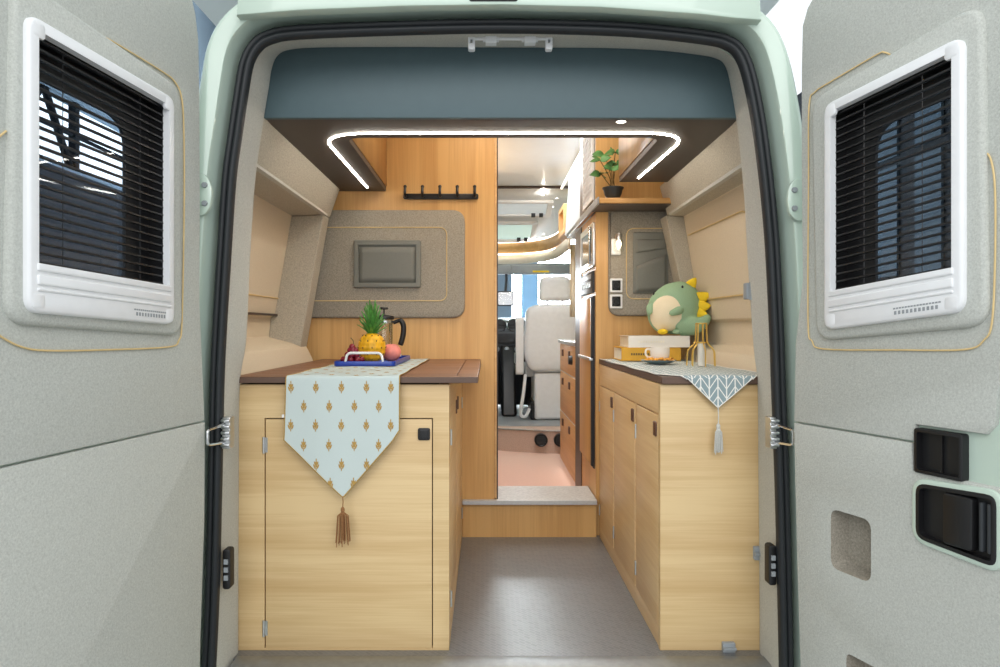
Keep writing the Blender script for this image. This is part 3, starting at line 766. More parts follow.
# table runner with printed motifs
def runner(name, xl, xr, yb, yf, zt, hang, mats, label, parent_loc, uvs=None, front=None, sag=0.0, motif=None, edge_over=0.0):
    """xl, xr on the top; hang: list of (drop, xl, xr) below the front edge"""
    o = thing(name, parent_loc, label, 'table runner')
    L = yb-yf; R = 0.010
    tot = L+max(h[0] for h in hang)
    def bounds(v):
        if v <= L: return (xl, xr) if not front or v < front[0] else tuple(a+(b-a)*(v-front[0])/(L-front[0]) for a, b in ((xl, front[1]), (xr, front[2])))
        dv = v-L; pr = hang[0]
        for q in hang[1:]:
            if dv <= q[0]+1e-9:
                t = (dv-pr[0])/(q[0]-pr[0]); return (pr[1]+(q[1]-pr[1])*t, pr[2]+(q[2]-pr[2])*t)
            pr = q
        return (pr[1], pr[2])
    def S(x, v, lift=0.0):
        if v <= L-R: return Vector((x, yb-v, zt+lift+0.0012*math.sin(v*19+x*23)))
        if v <= L+R*0.57:
            a = (v-(L-R))/(R*1.57)*math.pi/2
            return Vector((x, yf+R-math.sin(a)*(R+lift), zt-R+math.cos(a)*(R+lift)))
        dv = v-L
        return Vector((x, yf-lift-0.006*dv/0.2-0.002*math.sin(x*40)*min(1, dv/0.1), zt-dv))
    mb = MB()
    vsn = [L*i/14 for i in range(14)]+[L-R+R*1.57*i/5 for i in range(6)]
    st = L+R*0.57; en = L+hang[-1][0]
    nn = 26; vsn += [st+(en-st)*i/nn for i in range(1, nn+1)]
    brk = sorted(set(vsn+[L+h[0] for h in hang[1:]])); vsn = [v for v in brk if v <= en+1e-9]
    nv = len(vsn)-1; nu = 18
    def fn(a, b):
        v = vsn[round(b*nv)]; l, r = bounds(v); return S(l+(r-l)*a, v)
    def uvf(a, b):
        v = vsn[round(b*nv)]; l, r = bounds(v); return (l+(r-l)*a-(xl+xr)/2, -v)
    mb.grid(fn, nu, nv, 0, uvf)
    if motif:
        for (x, v, sc) in motif:
            l, r = bounds(v)
            for cx_, cz_, rx, rz, rot in ((0, .0035, .0042, .0078, 0), (-.0058, -.002, .0026, .0066, .5), (.0058, -.002, .0026, .0066, -.5), (-.0048, .006, .0020, .0048, .35), (.0048, .006, .0020, .0048, -.35), (0, -.0085, .0016, .0050, 0), (0, .0135, .0018, .004, 0)):
                pts = []
                for k in range(8):
                    t = 2*math.pi*k/8; ex, ez = rx*math.cos(t), rz*math.sin(t)
                    qx, qz = ex*math.cos(rot)-ez*math.sin(rot), ex*math.sin(rot)+ez*math.cos(rot)
                    qx = (qx+cx_)*.82-cx_; qz = (qz+cz_)*1.12-cz_
                    xx, vv = x+(cx_+qx)*sc, v-(cz_+qz)*sc
                    bl, br = bounds(min(max(vv, 0), en)); xx = min(max(xx, bl+.001), br-.001)
                    pts.append(S(xx, min(max(vv, .002), en-.003), 0.0008))
                mb.add(pts, [tuple(range(8))], 1)
    mb.build('cloth', mats, o, solid=0.0, merge=False)
    tip = S((bounds(en)[0]+bounds(en)[1])/2, en)
    mb = MB(); ed = []
    for i in range(nv+1): ed.append(S(bounds(vsn[i])[0], vsn[i], 0.0002))
    ed2 = [S(bounds(vsn[i])[1], vsn[i], 0.0002) for i in range(nv, -1, -1)]
    mb.tube(ed+ed2, 0.0015, 5); mb.build('hem', mats[-1] if motif else mats[0], o)
    return o, tip
def tassel(parent, tip, cord, length, rad, mat):
    mb = MB(); mb.tube([tip+Vector((0, 0, .002)), tip+Vector((0.001, -.002, -cord*.5)), tip+Vector((0, -.002, -cord))], 0.0014, 6); t = tip+Vector((0, -.002, -cord))
    mb.ball(t+Vector((0, 0, -.006)), (.0055, .0055, .008), 10, 8)
    for i in range(30):
        a = 2*math.pi*i/30*2.4; q = rad*math.sqrt((i+1)/30)
        e = Vector((q*math.cos(a), q*.6*math.sin(a)-.001, -length*random.uniform(.86, 1.04)))
        mb.tube([t+Vector((0, 0, -.010)), t+Vector((e.x*.75, e.y*.75, -.022)), t+e], 0.0012, 4)
    mb.tube([t+Vector((-.0045, 0, -.013)), t+Vector((.0045, 0, -.013))], 0.003, 6)
    return mb.build('tassel', mat, parent)
yf = 1.870; zt = .7475
xl, xr_ = PX(286, yf), PX(399.5, yf)
mot = []
step = .0703; Ltop = 2.87-yf
for r, py in enumerate((388, 407, 426, 445.5, 465, 484)):
    dv = zt-PZ(py, yf)
    xs = [PX(p, yf) for p in ((291,316,341.5,366.5,391) if r % 2 == 0 else (304,329.5,354.5,379))]
    if r == 4: xs = [PX(p, yf) for p in (317, 342, 367)]
    if r == 5: xs = [PX(p, yf) for p in (331, 354)]
    mot += [(x, Ltop+dv, 1.0) for x in xs]
for r in range(17):
    v = Ltop-0.025-r*.0575
    if v < .02: break
    xs = [PX(p, yf) for p in ((291,316,341.5,366.5,391) if r % 2 else (304,329.5,354.5,379))]
    mot += [(x, v, 1.0) for x in xs]
hangL = [(0, xl, xr_), (zt-PZ(430, yf), xl-.003, xr_), (zt-PZ(440, yf), xl-.004, PX(393, yf)), (zt-PZ(496, yf), PX(342.8, yf), PX(344.2, yf))]
ro, tip = runner('table_runner', xl, xr_, 2.87, yf, zt, hangL, [M['runner'], M['motif']], 'pale blue runner printed with ochre motifs, hanging over the wide cabinet door', (-.38, 1.875, .74), motif=mot)
tassel(ro, tip, .028, .10, .022, M['tassel_brown'])
mb = MB(); p = P(283.5, 416, yf); mb.box(p.x-.004, p.x+.006, p.y-.001, p.y+.001, p.z-.004, p.z+.004); mb.build('care_tag', M['white'], ro)

# ================================================================== right cabinet, worktop, runner
rx0, rx1 = .473, .748
rc = thing('base_cabinet', (.60, 1.9, 0), 'narrow oak base cabinet with three side doors, under the chevron runner', 'cabinet')
mb = MB(); mb.slab(rect(rx0, rx1, 0, cz), [], back_T(1.92), 0, 0.02, 0.0015); mb.build('end_panel', M['oak_x'], rc)
T = side_T(rx0+0.02)
sd = [(1.925, 2.205), (2.225, 2.585), (2.60, 2.905)]
mb = MB(); mb.slab(rect(1.92, 2.93, 0, cz), [rect(a, b, .055, .638) for a, b in sd], T, -0.01, 0.018, 0.001); mb.build('side_frame', M['oak_y'], rc)
mb = MB(); mb.box(rx0+.03, rx1-.001, 1.925, 2.93, 0, cz); mb.build('carcass', M['black'], rc)
for a, b in sd:
    mb = MB(); mb.slab(rect(a+.002, b-.0015, .057, .634), [], T, -0.004, 0.02, 0.001); s_ = mb.build('door', M['oak_y'], rc)
    mb = MB(); mb.slab(rect(a+.012, a+.04, .575, .615, 0.004), [], T, 0.018, 0.025, 0.002); mb.build('push_lock', M['brownknob'], s_)
    for z in (.12, .55):
        mb = MB(); mb.tube([(rx0-.001, b, z-.022), (rx0-.001, b, z+.022)], 0.004, 8); mb.build('hinge', M['steel'], s_)
for px, py, w_, h_, s in ((757, 553, .018, .036, 1), (728.5, 647, .034, .026, 0)):
    c = P(px, py, 1.895)
    mb = MB(); mb.slab(rect(c.x-w_/2, c.x+w_/2, c.z-h_/2, c.z+h_/2, .003), [], back_T(1.90), 0, .012, .002); mb.box(c.x-w_/2, c.x+w_/2, 1.880, 1.889, c.z-h_*.1, c.z+h_*.1); mb.build('clip_bracket', M['greyp'], rc)
c = P(752, 291, 1.89)
mb = MB(); mb.slab(rect(c.x-.016, c.x+.012, c.z-.022, c.z+.022, .003), [], back_T(1.90), -.01, .012, .002); mb.tube([(c.x-.004, 1.884, c.z-.024), (c.x-.004, 1.884, c.z+.024)], .006, 10)
mb.box(c.x+.012, c.x+.02, 1.88, 1.90, c.z-.018, c.z+.018)
tag(mb.build('catch_bracket', M['greyp']), 'small grey catch on the pillar above the chevron runner', 'bracket')
mb = MB(); mb.box(rx0, rx1+.01, 1.885, 2.93, .724, .744); mb.box(rx1, .80, 1.93, 2.93, .724, .744)
tag(mb.build('worktop', M['walnut_edge'], bevel=0.002), 'dark edged worktop mostly covered by the chevron runner', 'worktop')
yf = 1.878
hangR = [(0, PX(685, yf), PX(754.5, yf)), (.006, PX(687, yf), PX(753, yf)), (zt-PZ(407, yf), PX(717.2, yf), PX(718.4, yf))]
ro, tip = runner('table_runner', .469, .775, 2.88, yf, zt, hangR, [M['chevron']], 'grey and white chevron runner under the gold wire stand', (.62, 1.88, .74), front=(2.88-1.93, PX(684, yf), PX(755, yf)))
tassel(ro, tip, .045, .078, .013, M['tassel_grey'])
# ================================================================== step and tall unit
st = thing('step', (.26, 2.92, 0), 'oak faced step with pale ridged tread between the two base cabinets', 'step')
mb = MB(); mb.box(-.098, .461, 2.925, 3.17, 0.0, .142); mb.build('riser', M['warm_z'], st)
mb = MB(); mb.box(-.098, .461, 2.905, 2.928, .142, .158); mb.box(AX+.002, .461, 2.928, 3.17, .142, .158)
for i in range(14): mb.box(AX+.002, .461, 2.915+i*.018, 2.925+i*.018, .158, .1595)
mb.build('tread', M['tread'], st, bevel=.001)
mb = MB(); mb.box(-.098, .461, 2.900, 2.907, .140, .159); mb.build('nosing', M['alu'], st, bevel=.002)

TX = .463
tc = thing('tall_cabinet', (.66, 2.95, 0), 'tall oak cabinet wall housing the fridge and microwave right of the aisle', 'cabinet')
mb = MB(); mb.box(TX, .88, 2.95, 2.97, 0, 1.88); mb.build('end_panel', M['warm_z'], tc)
mb = MB(); mb.box(TX, TX+.02, 2.97, 3.62, 0, 1.36); mb.box(TX+.02, .88, 3.60, 3.618, 0, 1.36); mb.build('side_panel', M['warm_z'], tc)
mb = MB(); mb.box(TX-.004, TX, 3.375, 3.60, .02, 1.36); mb.build('upright', M['darkbrown'], tc, bevel=.002)
mb = MB(); mb.box(TX, TX+.02, 2.972, 3.45, 1.392, 1.84); mb.build('upper_door', M['darkbrown'], tc)
# pierced white lattice on the upper door
T = side_T(TX)
mb = MB(); a0, a1, b0, b1 = 2.99, 3.28, 1.42, 1.80
mb.slab(rect(a0, a1, b0, b1), [rect(a0+.02, a1-.02, b0+.02, b1-.02)], T, 0, .010)
for i in range(1, 7): y = a0+.02+(a1-a0-.04)*i/7; mb.slab(rect(y-.008, y+.008, b0+.015, b1-.015), [], T, .002, .009)
for i in range(1, 12): z = b0+.02+(b1-b0-.04)*i/12; mb.slab(rect(a0+.015, a1-.015, z-.005, z+.005), [], T, .002, .009)
mb.build('lattice', M['offwhite'], tc)
# corner shelf: the board that runs along the tall unit and round over the padded panel
mb = MB(); mb.prism([(.447, 2.76), (.762, 2.76), (.762, 2.949), (.462, 2.949), (.462, 3.45), (.447, 3.45)], 'z', 1.366, 1.388)
sh = tag(mb.build('corner_shelf', [M['warm_x']], bevel=.003), 'oak shelf carrying the potted plant under the ceiling corner', 'shelf')
mb = MB(); mb.box(.440, .447, 2.76, 3.45, 1.362, 1.392); mb.build('edge_lip', M['greyp'], sh, bevel=.002)
mb = MB(); mb.box(.447, .762, 2.765, 2.949, 1.362, 1.366); mb.build('underside', M['taupe'], sh)

# fridge
fr = thing('fridge', (TX, 3.2, .28), 'slim two door fridge with wood fronts and black edges', 'fridge')
T = side_T(TX)
fa, fb = 2.975, 3.37
mb = MB(); mb.slab(rect(fa, fb, .275, 1.012, .004), [], T, .0005, .006, .002); mb.build('housing', M['black'], fr)
for z0, z1 in ((.745, 1.004), (.285, .735)):
    mb = MB(); mb.slab(rect(fa+.03, fb-.004, z0, z1, .003), [], T, .005, .013, .002); q = mb.build('door', M['warm_z'], fr)
    mb = MB(); mb.slab(rect(fa+.006, fa+.03, z0, z1, .003), [], T, .005, .015, .002); mb.build('door_edge', M['black'], q)
mb = MB(); mb.slab(rect(fa+.02, fb-.01, .733, .747, .003), [], T, .005, .022, .003); mb.build('handle', M['steel'], fr)
# microwave and control panel
mw = thing('microwave', (TX, 3.2, 1.13), 'built in microwave with silver frame above the fridge', 'microwave')
mb = MB(); R = rect(2.975, 3.36, 1.135, 1.325, .01); mb.slab(R, [rin(R, .028)], T, .0005, .010, .003); mb.build('frame', M['steel'], mw)
mb = MB(); mb.slab(rin(R, .026), [], T, .0005, .006); mb.build('door_glass', plain('microwave_glass', RGB(120, 122, 120), .1), mw)
mb = MB(); mb.tube([T(3.02, 1.15, .016), T(3.02, 1.31, .016)], .006, 8); mb.tube([T(3.02, 1.17, .01), T(3.02, 1.17, .016)], .004); mb.tube([T(3.02, 1.29, .01), T(3.02, 1.29, .016)], .004); mb.build('handle', M['chrome'], mw)
vp = thing('control_panel', (TX, 3.2, 1.03), 'dark grey control panel between the microwave and the fridge', 'control panel')
mb = MB(); mb.slab(rect(2.98, 3.36, 1.025, 1.118, .006), [], T, .0005, .010, .003); mb.build('panel', M['dash'], vp)
mb = MB()
for i in range(6): mb.slab(rect(3.02+i*.05, 3.05+i*.05, 1.05, 1.075, .004), [], T, .009, .013, .002)
mb.slab(rect(3.02, 3.3, 1.088, 1.108, .003), [], T, .009, .011, .001)
mb.build('key', M['greyp'], vp)

# wall lamp and two sockets
d = 2.932; T = back_T(d)
x, z = PX(616.5, d), PZ(247, d)
wlp = thing('wall_lamp', (x, d, z), 'lit warm wall lamp above the black wall sockets', 'lamp')
mb = MB(); mb.slab(rect(x-.024, x+.016, z-.034, z+.034, .005), [], T, -.002, .012, .003); mb.build('back_plate', M['white'], wlp)
mb = MB(); c = T(x+.002, z+.038, .04); mb.tube([T(x, z+.02, .01), T(x, z+.045, .02), c+Vector((0, 0, .012))], .005, 8); mb.lathe([(0, .014), (.012, .012), (.014, 0), (.013, -.012), (0, -.012)], c, 16); mb.build('lamp_holder', M['steel'], wlp)
mb = MB(); mb.ball(c+Vector((0, 0, -.030)), (.011, .011, .017), 14, 10); mb.build('bulb', M['bulb'], wlp)
mb = MB(); mb.lathe([(.013, -.008), (.022, -.02), (.024, -.045), (.021, -.062)], c, 20); mb.build('lamp_shade', M['glass'], wlp)
for py, lab in ((285.5, 'white framed black wall socket, upper of the pair below the lamp'), (301.5, 'white framed black wall socket, lower of the pair below the lamp')):
    x, z = PX(616, d), PZ(py, d)
    so = thing('wall_socket', (x, d, z), lab, 'socket', 'wall sockets below the lamp')
    R = rect(x-.026, x+.026, z-.029, z+.029, .004); mb = MB(); mb.slab(R, [rin(R, .008)], T, 0, .008, .002); mb.build('frame', M['white'], so)
    mb = MB(); mb.slab(rin(R, .007), [], T, 0, .006, .001); mb.lathe([(0, .002), (.012, .002), (.012, .008), (.014, .008), (.014, 0)], T(x, z, .006), 18, lambda a, b, c_: Vector((a, -c_, b))); mb.build('insert', M['black'], so)

# potted plant on the shelf
c = P(613, 199, 2.82); c.z = 1.389
pl = thing('potted_plant', c, 'small leafy plant in a dark round pot on the corner shelf', 'plant')
mb = MB(); mb.lathe([(0, 0), (.020, 0), (.024, .003), (.034, .022), (.038, .040), (.043, .046), (.043, .050), (.037, .050), (.033, .040), (0, .038)], c, 28); mb.build('pot', M['bowl'], pl)
mb = MB(); mb.lathe([(0, .042), (.034, .041)], c, 20); mb.build('soil', M['soil'], pl)
lf = MB(); sm = MB()
def leaf_at(mb, p, dirv, up, L, W):
    dirv = dirv.normalized(); sd = dirv.cross(up).normalized(); nn = sd.cross(dirv)
    def fn(a, b):
        t = b; wdt = W*math.sin(math.pi*min(1, t**0.75))*(1-.15*t)
        return p+dirv*(L*t)+sd*((a-.5)*2*wdt)+nn*(-.25*L*t*t+.12*abs(a-.5)*wdt*2)
    mb.grid(fn, 4, 7)
tips = [(-.055, -.02, .155), (-.03, .02, .185), (.012, .0, .150), (-.012, -.03, .118), (-.045, .02, .11), (.015, .03, .20)]
for i, t in enumerate(tips):
    t = Vector(t); sm.tube(smooth_path([c+Vector((.004*(i-3), 0, .04)), c+Vector((t.x*.25, t.y*.4, t.z*.55)), c+t], 5), .0016, 6)
    for k in range(3):
        a = i*1.3+k*2.1; dv = Vector((math.cos(a)-.2, math.sin(a)*.8-.3, random.uniform(-.1, .4)))
        leaf_at(lf, c+t, dv, Vector((.15, -.75, .6)), random.uniform(.040, .054), random.uniform(.019, .026))
sm.build('stem', M['stem'], pl); lf.build('foliage', M['leaf'], pl, solid=.0008)

# ================================================================== things on the left worktop
tz = .7495
ty0, ty1, tx0, tx1 = 2.30, 2.78, PX(333, 2.3), PX(395, 2.3)
tr = thing('tray', ((tx0+tx1)/2, 2.5, tz), 'cobalt blue tray with white handles under the fruit', 'tray')
R = rpoly([(tx0, ty0), (tx1, ty0), (tx1, ty1), (tx0, ty1)], .02, 5)
mb = MB(); Tz = lambda u, v, w: Vector((u, v, tz+w))
mb.slab(R, [], Tz, 0, .004); mb.slab(R, [inset(R, .006)], Tz, .003, .016, .002); mb.build('tray_body', M['blue'], tr)
for y, s in ((ty0+.004, -1), (ty1-.004, 1)):
    x0, x1 = (tx0+tx1)/2-.062, (tx0+tx1)/2+.062
    mb = MB(); mb.tube(round_path([(x0, y, tz+.012), (x0+.006, y, tz+.043), (x1-.006, y, tz+.043), (x1, y, tz+.012)], .02), .0042, 10); mb.build('handle', M['white'], tr)
sz = tz+.0045
c = Vector((PX(372, 2.45), 2.45, sz))
pa = thing('pineapple', c, 'yellow pineapple with green crown standing on the blue tray', 'fruit')
def pine(th, ph):
    z = -math.cos(th)
    r = .047*math.sin(th)**.72 if 0 < th < math.pi else 0
    k1 = math.sin(ph*7+z*9); k2 = math.sin(ph*7-z*9)
    b = 1+.045*k1*k2*math.sin(th)
    return Vector((r*b*math.cos(ph), r*b*math.sin(ph), .0515+.051*z))
mb = MB(); mb.ball(c, 1, 70, 34, fn=pine)
mb.build('fruit_body', M['pineskin'], pa)
mb = MB()
for i in range(5):
    for j in range(9):
        th = math.pi*(.2+.15*i); ph = 2*math.pi*(j+.5*(i % 2))/9
        p = c+pine(th, ph); q = Vector((math.cos(ph), math.sin(ph), -.2*math.cos(th)))
        mb.tube([p-q*.001, p+q*.002+Vector((0, 0, .002)), p+q*.0035+Vector((0, 0, .005))], [.0025, .0018, .0004], 5)
mb.build('eye', M['stem'], pa)
mb = MB(); t0 = c+Vector((0, 0, .100))
for i in range(44):
    k = i/43; a = i*2.4; lean = (1-k)*.62+.10
    L = .040+.056*k; dv = Vector((math.cos(a)*math.sin(lean), math.sin(a)*math.sin(lean), math.cos(lean)))
    sd = Vector((-math.sin(a), math.cos(a), 0)); p0 = t0+Vector((math.cos(a)*.012*(1-k), math.sin(a)*.012*(1-k), .028*k-.004))
    outw = Vector((math.cos(a), math.sin(a), -.2))
    mb.grid(lambda u, t: p0+dv*(L*t)+sd*((u-.5)*.016*(1-t)**.7)+outw*(.012*t*t*(1.2-k))+outw*(-.004*(1-abs(u-.5)*2)), 2, 6)
mb.build('crown', M['pineleaf'], pa, solid=.0008)
c = Vector((PX(391.5, 2.52), 2.52, sz))
mb = MB(); mb.ball(c+Vector((0, 0, .033)), 1, 28, 18, fn=lambda th, ph: Vector((math.sin(th)*math.cos(ph), math.sin(th)*math.sin(ph), math.cos(th)*.95))*(.0345*(1-.10*math.exp(-(th/.35)**2)-.03*math.exp(-((((ph-4.2)+math.pi) % (2*math.pi)-math.pi)/.2)**2))))
pe = tag(mb.build('peach', M['peach']), 'pink peach on the blue tray right of the pineapple', 'fruit')
mb = MB(); mb.tube([c+Vector((0, 0, .06)), c+Vector((.001, 0, .068))], .0015, 6); mb.build('stalk', M['stem'], pe)
c = Vector((PX(354, 2.36), 2.36, sz))
gr = thing('grape_bunch', c, 'dark red grape bunch on the blue tray left of the pineapple', 'fruit')
gp = [(-.028, -.012), (-.008, -.02), (.014, -.014), (-.02, .012), (.004, .008), (.024, .01), (-.036, .004)]
first = None
for lay, (n_, zz, k) in enumerate(((7, .0130, 1), (5, .029, .72), (3, .044, .42), (1, .056, .2))):
    for i in range(n_):
        p = c+Vector((gp[i][0]*k, gp[i][1]*k, zz))
        if first is None:
            mb = MB(); mb.ball(p, (.0108, .0108, .0122), 14, 10); first = mb.build('grape', M['grape'], gr); p0 = p
        else:
            o = first.copy(); C.objects.link(o); o.parent = gr; o.location = p-p0
mb = MB(); mb.tube(smooth_path([c+Vector((0, 0, .062)), c+Vector((-.004, .004, .078)), c+Vector((-.012, .004, .088))], 4), .0016, 6); mb.build('stalk', M['stem'], gr)
# french press
c = Vector((PX(384, 2.66), 2.66, sz))
fp = thing('french_press', c, 'glass french press with black lid and handle behind the pineapple', 'coffee maker')
mb = MB(); mb.lathe([(0, .006), (.032, .006), (.034, .010), (.034, .150), (.036, .156), (.0345, .156), (.0325, .150), (.0325, .012), (0, .010)], c, 28); mb.build('beaker', M['glass'], fp)
mb = MB()
mb.lathe([(0, 0), (.036, 0), (.037, .004), (.036, .010), (.030, .010), (0, .006)], c, 28)
for zz in (.03, .138): mb.lathe([(.0345, zz), (.0365, zz), (.0365, zz+.010), (.0345, zz+.010)], c, 28)
for k in range(4): a = math.pi/4+k*math.pi/2; mb.tube([c+Vector((.0362*math.cos(a), .0362*math.sin(a), z)) for z in (.004, .14)], .0022, 6)
mb.build('frame', M['chrome'], fp)
mb = MB(); mb.lathe([(.0, .152), (.038, .152), (.039, .158), (.036, .166), (.012, .170), (0, .170)], c, 28); mb.build('lid', M['black'], fp)
mb = MB(); mb.tube([c+Vector((0, 0, .168)), c+Vector((0, 0, .192))], .0028, 8); mb.lathe([(0, .19), (.014, .19), (.017, .194), (.014, .199), (0, .200)], c, 18); mb.build('plunger', M['black'], fp)
mb = MB(); mb.tube(smooth_path([c+Vector((.036, 0, .140)), c+Vector((.062, 0, .148)), c+Vector((.074, 0, .128)), c+Vector((.072, 0, .09)), c+Vector((.062, 0, .055))], 5), [.007]*5+[.0105]*15+[.009], 10); mb.build('handle', M['black'], fp)

# ================================================================== things on the right worktop
d = 2.80; bz = .7495
def book(name, x0, x1, y0, y1, z0, z1, mat, label, cat, marks=True):
    o = thing(name, ((x0+x1)/2, (y0+y1)/2, z0), label, cat)
    mb = MB(); t = .0035
    mb.box(x0, x1, y0, y1, z0, z0+t); mb.box(x0, x1, y0, y1, z1-t, z1); mb.box(x0, x1, y0, y0+t, z0, z1); mb.build('cover', mat, o, bevel=.0012)
    mb = MB(); mb.box(x0+.004, x1-.004, y0+t, y1-.004, z0+t, z1-t); mb.build('page_block', M['paper'], o)
    mb = MB(); zc = (z0+z1)/2; w_ = (x1-x0)
    for i in range(11): mb.box(x0+w_*.16+i*w_*.040, x0+w_*.16+i*w_*.040+w_*.026, y0-.0006, y0, zc-.004, zc+.004)
    mb.build('spine_marks', M['stem'] if marks else M['paper'], o)
    return o
by0, by1 = 2.66, 2.84
book('book', PX(621.5, by0), PX(681, by0), by0, by1, bz, bz+.050, M['bookyellow'], 'thick yellow book lying under the white one on the chevron runner', 'book')
book('book', PX(628.5, by0), PX(690, by0), by0+.002, by1+.01, bz+.0505, bz+.095, M['porcelain'], 'thick white book lying under the green plush dinosaur', 'book', False)
# saucer, cup, crisps
c = Vector((PX(658.5, 2.45), 2.45, bz))
sa = thing('saucer', c, 'small blue grey saucer under the white cup', 'saucer')
mb = MB(); mb.lathe([(0, .002), (.026, .002), (.028, 0), (.031, .001), (.050, .007), (.060, .012), (.0605, .0135), (.049, .0095), (.030, .005), (0, .005)], c, 36); mb.build('dish', M['slategrey'], sa)
mb = MB(); mb.lathe([(0, .0062), (.030, .0062), (.0485, .0102), (.0575, .0132)], c, 36); mb.build('inner_glaze', M['porcelain'], sa)
cc = c+Vector((.006, .006, .0065))
cu = thing('cup', cc, 'white porcelain cup standing on the saucer', 'cup')
mb = MB(); mb.lathe([(0, .0), (.022, 0), (.024, .003), (.031, .012), (.0335, .030), (.0345, .052), (.0325, .052), (.0315, .030), (.029, .014), (0, .006)], cc, 32); mb.build('cup_body', M['porcelain'], cu)
mb = MB(); mb.tube(smooth_path([cc+Vector((-.032, -.004, .043)), cc+Vector((-.048, -.008, .044)), cc+Vector((-.052, -.009, .030)), cc+Vector((-.044, -.007, .017)), cc+Vector((-.031, -.004, .016))], 5), .0036, 8); mb.build('handle', M['porcelain'], cu)
crisp0 = None
for i in range(11):
    a = -2.9+i*.26; r = .040+.006*((i*7) % 3)/2
    p = c+Vector((r*math.cos(a), r*math.sin(a)*.9, .0135+.003*(i % 3)))
    if crisp0 is None:
        mb = MB(); mb.grid(lambda u, v: p+Vector(((u-.5)*.022, (v-.5)*.016, .006*math.cos((u-.5)*3)-.003)), 5, 4); crisp0 = mb.build('crisp', M['snack'], None, solid=.002); crisp0.data.transform(Matrix.Translation(-p)); o = crisp0
    else:
        o = crisp0.copy(); C.objects.link(o)
    o.location = p; o.rotation_euler = (.2*math.sin(i*3), .2*math.cos(i*2), i*.9)
    tag(o, 'golden crisp lying on the saucer around the white cup', 'snack', 'crisps on the saucer')
# gold wire stand
c = Vector((PX(701.5, 2.28), 2.28, bz))
gs = thing('wire_vase', c, 'gold wire vase with a pale tube inside, beside the dinosaur', 'vase')
for k in range(7):
    a = 2*math.pi*k/7+.2; e = Vector((math.cos(a), math.sin(a), 0))
    mb = MB(); mb.tube(round_path([c+e*.046+Vector((0, 0, .002)), c+e*.044+Vector((0, 0, .055)), c+e*.019+Vector((0, 0, .075)), c+e*.017+Vector((0, 0, .140))], .014, 5), .0022, 6); mb.build('wire', M['gold'], gs)
mb = MB()
for r, z in ((.017, .140), (.019, .078)): mb.tube([c+Vector((r*math.cos(2*math.pi*k/24), r*math.sin(2*math.pi*k/24), z)) for k in range(24)], .0022, 6, True)
mb.build('ring', M['gold'], gs)
mb = MB(); mb.lathe([(0, .001), (.010, .001), (.0125, .006), (.0125, .078), (.0135, .080), (.0115, .080), (.011, .008), (0, .006)], c, 20); mb.build('tube', M['porcelain'], gs)

# green plush dinosaur
d = 2.74; c = Vector((PX(675, d), d, bz+.096+.1005))
R0 = .104
dn = thing('plush_toy', c+Vector((0, 0, -.098)), 'green plush dinosaur with cream belly and yellow spikes', 'soft toy')
radial = [(0, 25.5), (30, 28.5), (50, 30), (75, 29.5), (100, 27.5), (130, 26.5), (160, 27.5), (185, 28), (205, 29), (225, 29), (250, 25.5), (290, 25.5), (315, 28.5), (340, 26), (360, 25.5)]
def rad(a):
    a = math.degrees(a) % 360
    for (p, q), (p2, q2) in zip(radial, radial[1:]):
        if p <= a <= p2: t = (a-p)/(p2-p); t = t*t*(3-2*t); return (q+(q2-q)*t)/27.0
    return 1
def dino(dirv):
    k = rad(math.atan2(dirv.z, dirv.x)); fl = math.hypot(dirv.x, dirv.z)
    return Vector((dirv.x*R0*(1+(k-1)*fl), dirv.y*R0*.80, dirv.z*R0*(1+(k-1)*fl)))
def sph(th, ph): return Vector((math.sin(th)*math.cos(ph), math.cos(th), math.sin(th)*math.sin(ph)))
mb = MB(); mb.ball(c, 1, 56, 32, fn=lambda th, ph: dino(sph(th, ph)))
mb.tube(smooth_path([c+Vector((.02, -.035, -.060)), c+Vector((.055, -.065, -.062)), c+Vector((.085, -.075, -.050)), c+Vector((.112, -.070, -.026))], 5), [.048-.0024*i for i in range(16)], 14)
o = mb.build('body', M['plush'], dn)
md = o.modifiers.new('r', 'REMESH'); md.mode = 'VOXEL'; md.voxel_size = .005; md.use_smooth_shade = True
md = o.modifiers.new('s', 'SMOOTH'); md.factor = .5; md.iterations = 8
def patch(name, dv, a_, b_, lift, mat, tilt=0.0, nr=10, na=28):
    dv = Vector(dv).normalized(); e1 = Vector((0, 0, 1)); e1 = (e1-dv*e1.dot(dv)).normalized(); e2 = dv.cross(e1)
    f1 = e1*math.cos(tilt)+e2*math.sin(tilt); f2 = -e1*math.sin(tilt)+e2*math.cos(tilt)
    mb = MB()
    def fn(u, v):
        t = 2*math.pi*u; q = v
        w_ = (dv+f1*(math.tan(a_)*q*math.cos(t))+f2*(math.tan(b_)*q*math.sin(t))).normalized()
        return c+dino(w_)*(1+lift*(1-q**6))
    mb.grid(fn, na, nr); return mb.build(name, mat, dn)
patch('belly', (-.58, -.80, -.24), math.radians(45), math.radians(37), .022, M['belly'], -.25)
for dv in ((.13, -.62, .76), (-.86, -.1, .62)):
    w_ = Vector(dv).normalized(); mb = MB(); mb.ball(c+dino(w_)*1.005, (.0045, .004, .0065), 12, 8); mb.build('eye', M['black'], dn)
for dv, L in (((-.16, -1, -.10), Vector((-.030, -.018, -.008))), ((-.95, -.25, .05), Vector((-.006, -.02, -.025)))):
    p = c+dino(Vector(dv).normalized()); mb = MB(); mb.tube(smooth_path([p+Vector((.018, .012, .008)), p+Vector((0, -.006, .002)), p+L], 4), [.016, .017, .0165, .016, .015, .0135, .012, .010, .004], 12); mb.build('arm', M['plush'], dn)
